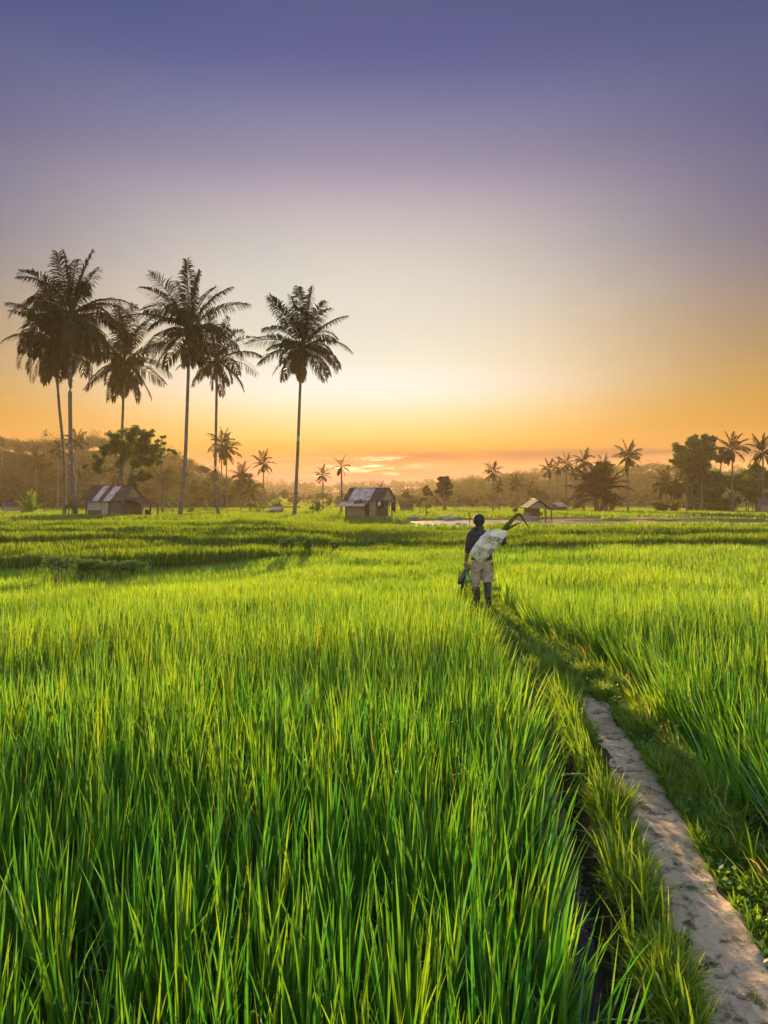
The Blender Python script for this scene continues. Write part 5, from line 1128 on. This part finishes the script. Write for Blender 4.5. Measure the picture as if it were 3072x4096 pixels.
MID_SKY = [(1960, (0.8, 0.2, 0.24)), (1900, (0.7, 0.14, 0.13)), (1850, (0.64, 0.15, 0.056)), (1800, (0.69, 0.31, 0.02)), (1750, (0.82, 0.55, 0.12)), (1650, (1.0, 0.789, 0.47)), (1550, (0.94, 0.9176, 0.91)), (1450, (0.8, 0.82, 0.64)), (1310, (0.745, 0.715, 0.637)), (1130, (0.69, 0.675, 0.595)), (950, (0.56, 0.535, 0.518)), (810, (0.485, 0.42, 0.485)), (660, (0.285, 0.262, 0.395)), (480, (0.198, 0.216, 0.366)), (270, (0.076, 0.102, 0.308)), (0, (0.06, 0.09, 0.245))]
SIDE_SKY = [(1960, (0.64, 0.226, 0.083)), (1850, (0.62, 0.245, 0.053)), (1720, (0.54, 0.245, 0.028)), (1600, (0.45, 0.268, 0.034)), (1450, (0.32, 0.2, 0.095)), (1260, (0.195, 0.168, 0.163)), (1080, (0.095, 0.1, 0.21)), (900, (0.055, 0.078, 0.212)), (720, (0.042, 0.07, 0.212)), (540, (0.036, 0.066, 0.212)), (360, (0.034, 0.071, 0.212)), (0, (0.027, 0.074, 0.162))]
# ------------------------------------------------------------------ sky, sun, haze, camera
SUN_AZ = math.atan2(1405 - CX, F)      # to the right of +Y
SUN_EL = R(8.0)
def lin(c): return tuple(((v / 255) / 12.92 if v / 255 <= .04045 else ((v / 255 + .055) / 1.055) ** 2.4) for v in c)
def world():
    w = bpy.data.worlds.new('World'); sc.world = w; w.use_nodes = True
    t = NT(w)
    d = t.n('ShaderNodeTexCoord').outputs['Generated']
    d = t.n('ShaderNodeVectorMath', operation='NORMALIZE', ins={0: d}).outputs[0]
    s = t.n('ShaderNodeSeparateXYZ', ins={0: d})
    el = t.mth('MULTIPLY', t.mth('ARCSINE', s.outputs['Z']), 180 / math.pi)
    az = t.mth('MULTIPLY', t.mth('ARCTAN2', s.outputs['X'], s.outputs['Y']), 180 / math.pi)
    da = t.mth('SUBTRACT', az, math.degrees(SUN_AZ))
    g = t.mth('POWER', t.mth('ABSOLUTE', t.mth('DIVIDE', da, t.mth('MULTIPLY_ADD', el, .40, 16.5))), 2.4)
    wsun = t.mth('POWER', 2.718, t.mth('MULTIPLY', g, -1.0))
    fe = t.mth('MULTIPLY_ADD', el, 1 / 45.0, 0.0, clamp=True)
    def E(r): return math.degrees(math.atan((HZ - r) / F)) / 45.0
    st = lambda L: [(E(r), lin(c)) for r, c in L]
    mid = [(E(r), c) for r, c in MID_SKY]; side = [(E(r), c) for r, c in SIDE_SKY]
    cm = t.ramp(fe, mid, 'B_SPLINE'); cs = t.ramp(fe, side, 'B_SPLINE')
    c = t.mix(wsun, cs, cm)
    ring = t.mth('MULTIPLY', t.mth('MULTIPLY', t.mth('MULTIPLY', wsun, t.mth('SUBTRACT', 1.0, wsun)), 4.0), t.mth('POWER', 2.718, t.mth('MULTIPLY', t.mth('POWER', t.mth('MULTIPLY', t.mth('SUBTRACT', el, 11.0), 1 / 6.5), 2.0), -1.0)))
    c = t.mix(ring, c, (.135, .075, .012), 'ADD')      # the yellow halo reaches further sideways than up
    # streaks of low cloud
    v = t.n('ShaderNodeCombineXYZ', ins={0: t.mth('MULTIPLY', az, .10), 1: t.mth('MULTIPLY_ADD', az, -.012, t.mth('MULTIPLY', el, 1.05)), 2: 0.0}).outputs[0]
    n = t.noise(v, 1.0, 6.0, .62)
    v2 = t.n('ShaderNodeCombineXYZ', ins={0: t.mth('MULTIPLY', az, .26), 1: t.mth('MULTIPLY', el, 2.4), 2: 3.7}).outputs[0]
    n2 = t.noise(v2, 1.0, 7.0, .65)
    def bump(x, c0, w0): return t.mth('POWER', 2.718, t.mth('MULTIPLY', t.mth('POWER', t.mth('MULTIPLY', t.mth('SUBTRACT', x, c0), 1 / w0), 2.0), -1.0))
    # grey-orange bars
    band = t.mth('ADD', t.mth('MULTIPLY', bump(el, 2.75, .55), t.mth('MULTIPLY_ADD', da, .09, .35, clamp=True)), t.mth('MULTIPLY', bump(el, 1.7, .8), bump(da, 3.0, 11.0)))
    k = t.mth('MULTIPLY', t.mth('MULTIPLY_ADD', n, 4.5, -1.45, clamp=True), t.mth('MINIMUM', band, 1.0))
    c = t.mix(t.mth('MULTIPLY', k, .95), c, t.mix(t.mth('MULTIPLY', t.mth('ABSOLUTE', da), .05, clamp=True), lin((190, 84, 40)), lin((135, 84, 70))))
    bar = t.mth('MULTIPLY', bump(t.mth('MULTIPLY_ADD', da, -.012, el), 2.72, .30), t.mth('MULTIPLY', t.mth('MULTIPLY_ADD', da, .28, -.5, clamp=True), t.mth('MULTIPLY_ADD', n, 4.0, -1.1, clamp=True)))
    bar2 = t.mth('MULTIPLY', bump(t.mth('MULTIPLY_ADD', da, .01, el), 1.95, .20), t.mth('MULTIPLY', t.mth('MULTIPLY', bump(da, 7.0, 6.0), .8), t.mth('MULTIPLY_ADD', n2, 4.0, -1.2, clamp=True)))
    c = t.mix(t.mth('MULTIPLY', t.mth('MAXIMUM', bar, bar2), .8), c, t.mix(t.mth('MULTIPLY', da, .045, clamp=True), lin((165, 62, 22)), lin((96, 58, 52))))
    # lit cloud edges round the sun
    near = t.mth('MULTIPLY', bump(da, 1.2, 4.6), bump(el, 2.1, 1.05))
    k2 = t.mth('MULTIPLY', t.mth('MULTIPLY_ADD', n2, 8.0, -4.0, clamp=True), near)
    c = t.mix(k2, c, (1.5, 1.2, .75))
    # faint wisps high on the right
    k3 = t.mth('MULTIPLY', t.mth('MULTIPLY_ADD', n2, 3.0, -1.5, clamp=True), t.mth('MULTIPLY', bump(el, 7.5, 4.0), .10))
    c = t.mix(k3, c, lin((255, 225, 180)))
    # physical sky fills the dome overhead and behind, which the photograph does not show
    nis = t.n('ShaderNodeTexSky', sky_type='NISHITA', sun_disc=False, sun_elevation=SUN_EL, sun_rotation=SUN_AZ, altitude=100.0, air_density=1.0, dust_density=2.0, ozone_density=1.0)
    nb = t.mix(1.0, nis.outputs[0], (SKY_FILL[0], SKY_FILL[1], SKY_FILL[2]), 'MULTIPLY')
    up = t.mth('MULTIPLY_ADD', el, 1 / 22.0, -37.0 / 22, clamp=True)
    back = t.mth('MULTIPLY_ADD', t.mth('ABSOLUTE', da), 1 / 45.0, -45.0 / 45, clamp=True)
    f = t.mth('MAXIMUM', up, back)
    sk = 2.0 ** -EXPO; c = t.mix(1.0, c, (sk, sk, sk), 'MULTIPLY'); c = t.mix(f, c, nb)
    b = t.n('ShaderNodeBackground', ins={'Color': c, 'Strength': 1.0})
    t.t.links.new(b.outputs[0], t.n('ShaderNodeOutputWorld').inputs['Surface'])
world()
L = bpy.data.lights.new('sun', 'SUN'); L.energy = SUN_STR; L.angle = R(1.0); L.color = SUN_COL
so = bpy.data.objects.new('sun', L); link(so)
dirv = Vector((math.sin(SUN_AZ) * math.cos(SUN_EL), math.cos(SUN_AZ) * math.cos(SUN_EL), math.sin(SUN_EL)))
so.rotation_euler = dirv.to_track_quat('Z', 'Y').to_euler(); so.location = dirv * 60
def haze():
    mb = MB(); mb.box((0, 385, 11.5), (2300, 1050, 44))
    m, t = new_mat('morning_mist')
    v = t.n('ShaderNodeVolumePrincipled', ins={'Color': (*HAZE_COL, 1), 'Density': HAZE_D, 'Anisotropy': HAZE_G})
    t.t.links.new(v.outputs[0], t.n('ShaderNodeOutputMaterial').inputs['Volume'])
    o = mb.build('haze', m); tag(o, 'golden morning mist hanging over the whole plain', 'mist', kind='stuff')
if HAZE_D: haze()
cam = bpy.data.cameras.new('camera'); co = bpy.data.objects.new('camera', cam); link(co)
co.location = (0, 0, CAM_H); co.rotation_euler = (R(90), 0, 0)
cam.sensor_fit = 'VERTICAL'; cam.sensor_height = 36.0; cam.lens = 36.0 * F / 4096; cam.shift_y = -(2048 - HZ) / 4096
cam.clip_start = .05; cam.clip_end = 5000
sc.camera = co
sc.view_settings.view_transform = 'Standard'; sc.view_settings.look = 'None'; sc.view_settings.exposure = EXPO; sc.view_settings.gamma = 1.0
sc.cycles.use_denoising = True
sc.cycles.max_bounces = 6; sc.cycles.diffuse_bounces = 3; sc.cycles.transmission_bounces = 3; sc.cycles.glossy_bounces = 2; sc.cycles.volume_bounces = 0
sc.cycles.sample_clamp_indirect = 4.0; sc.cycles.sample_clamp_direct = 6.0
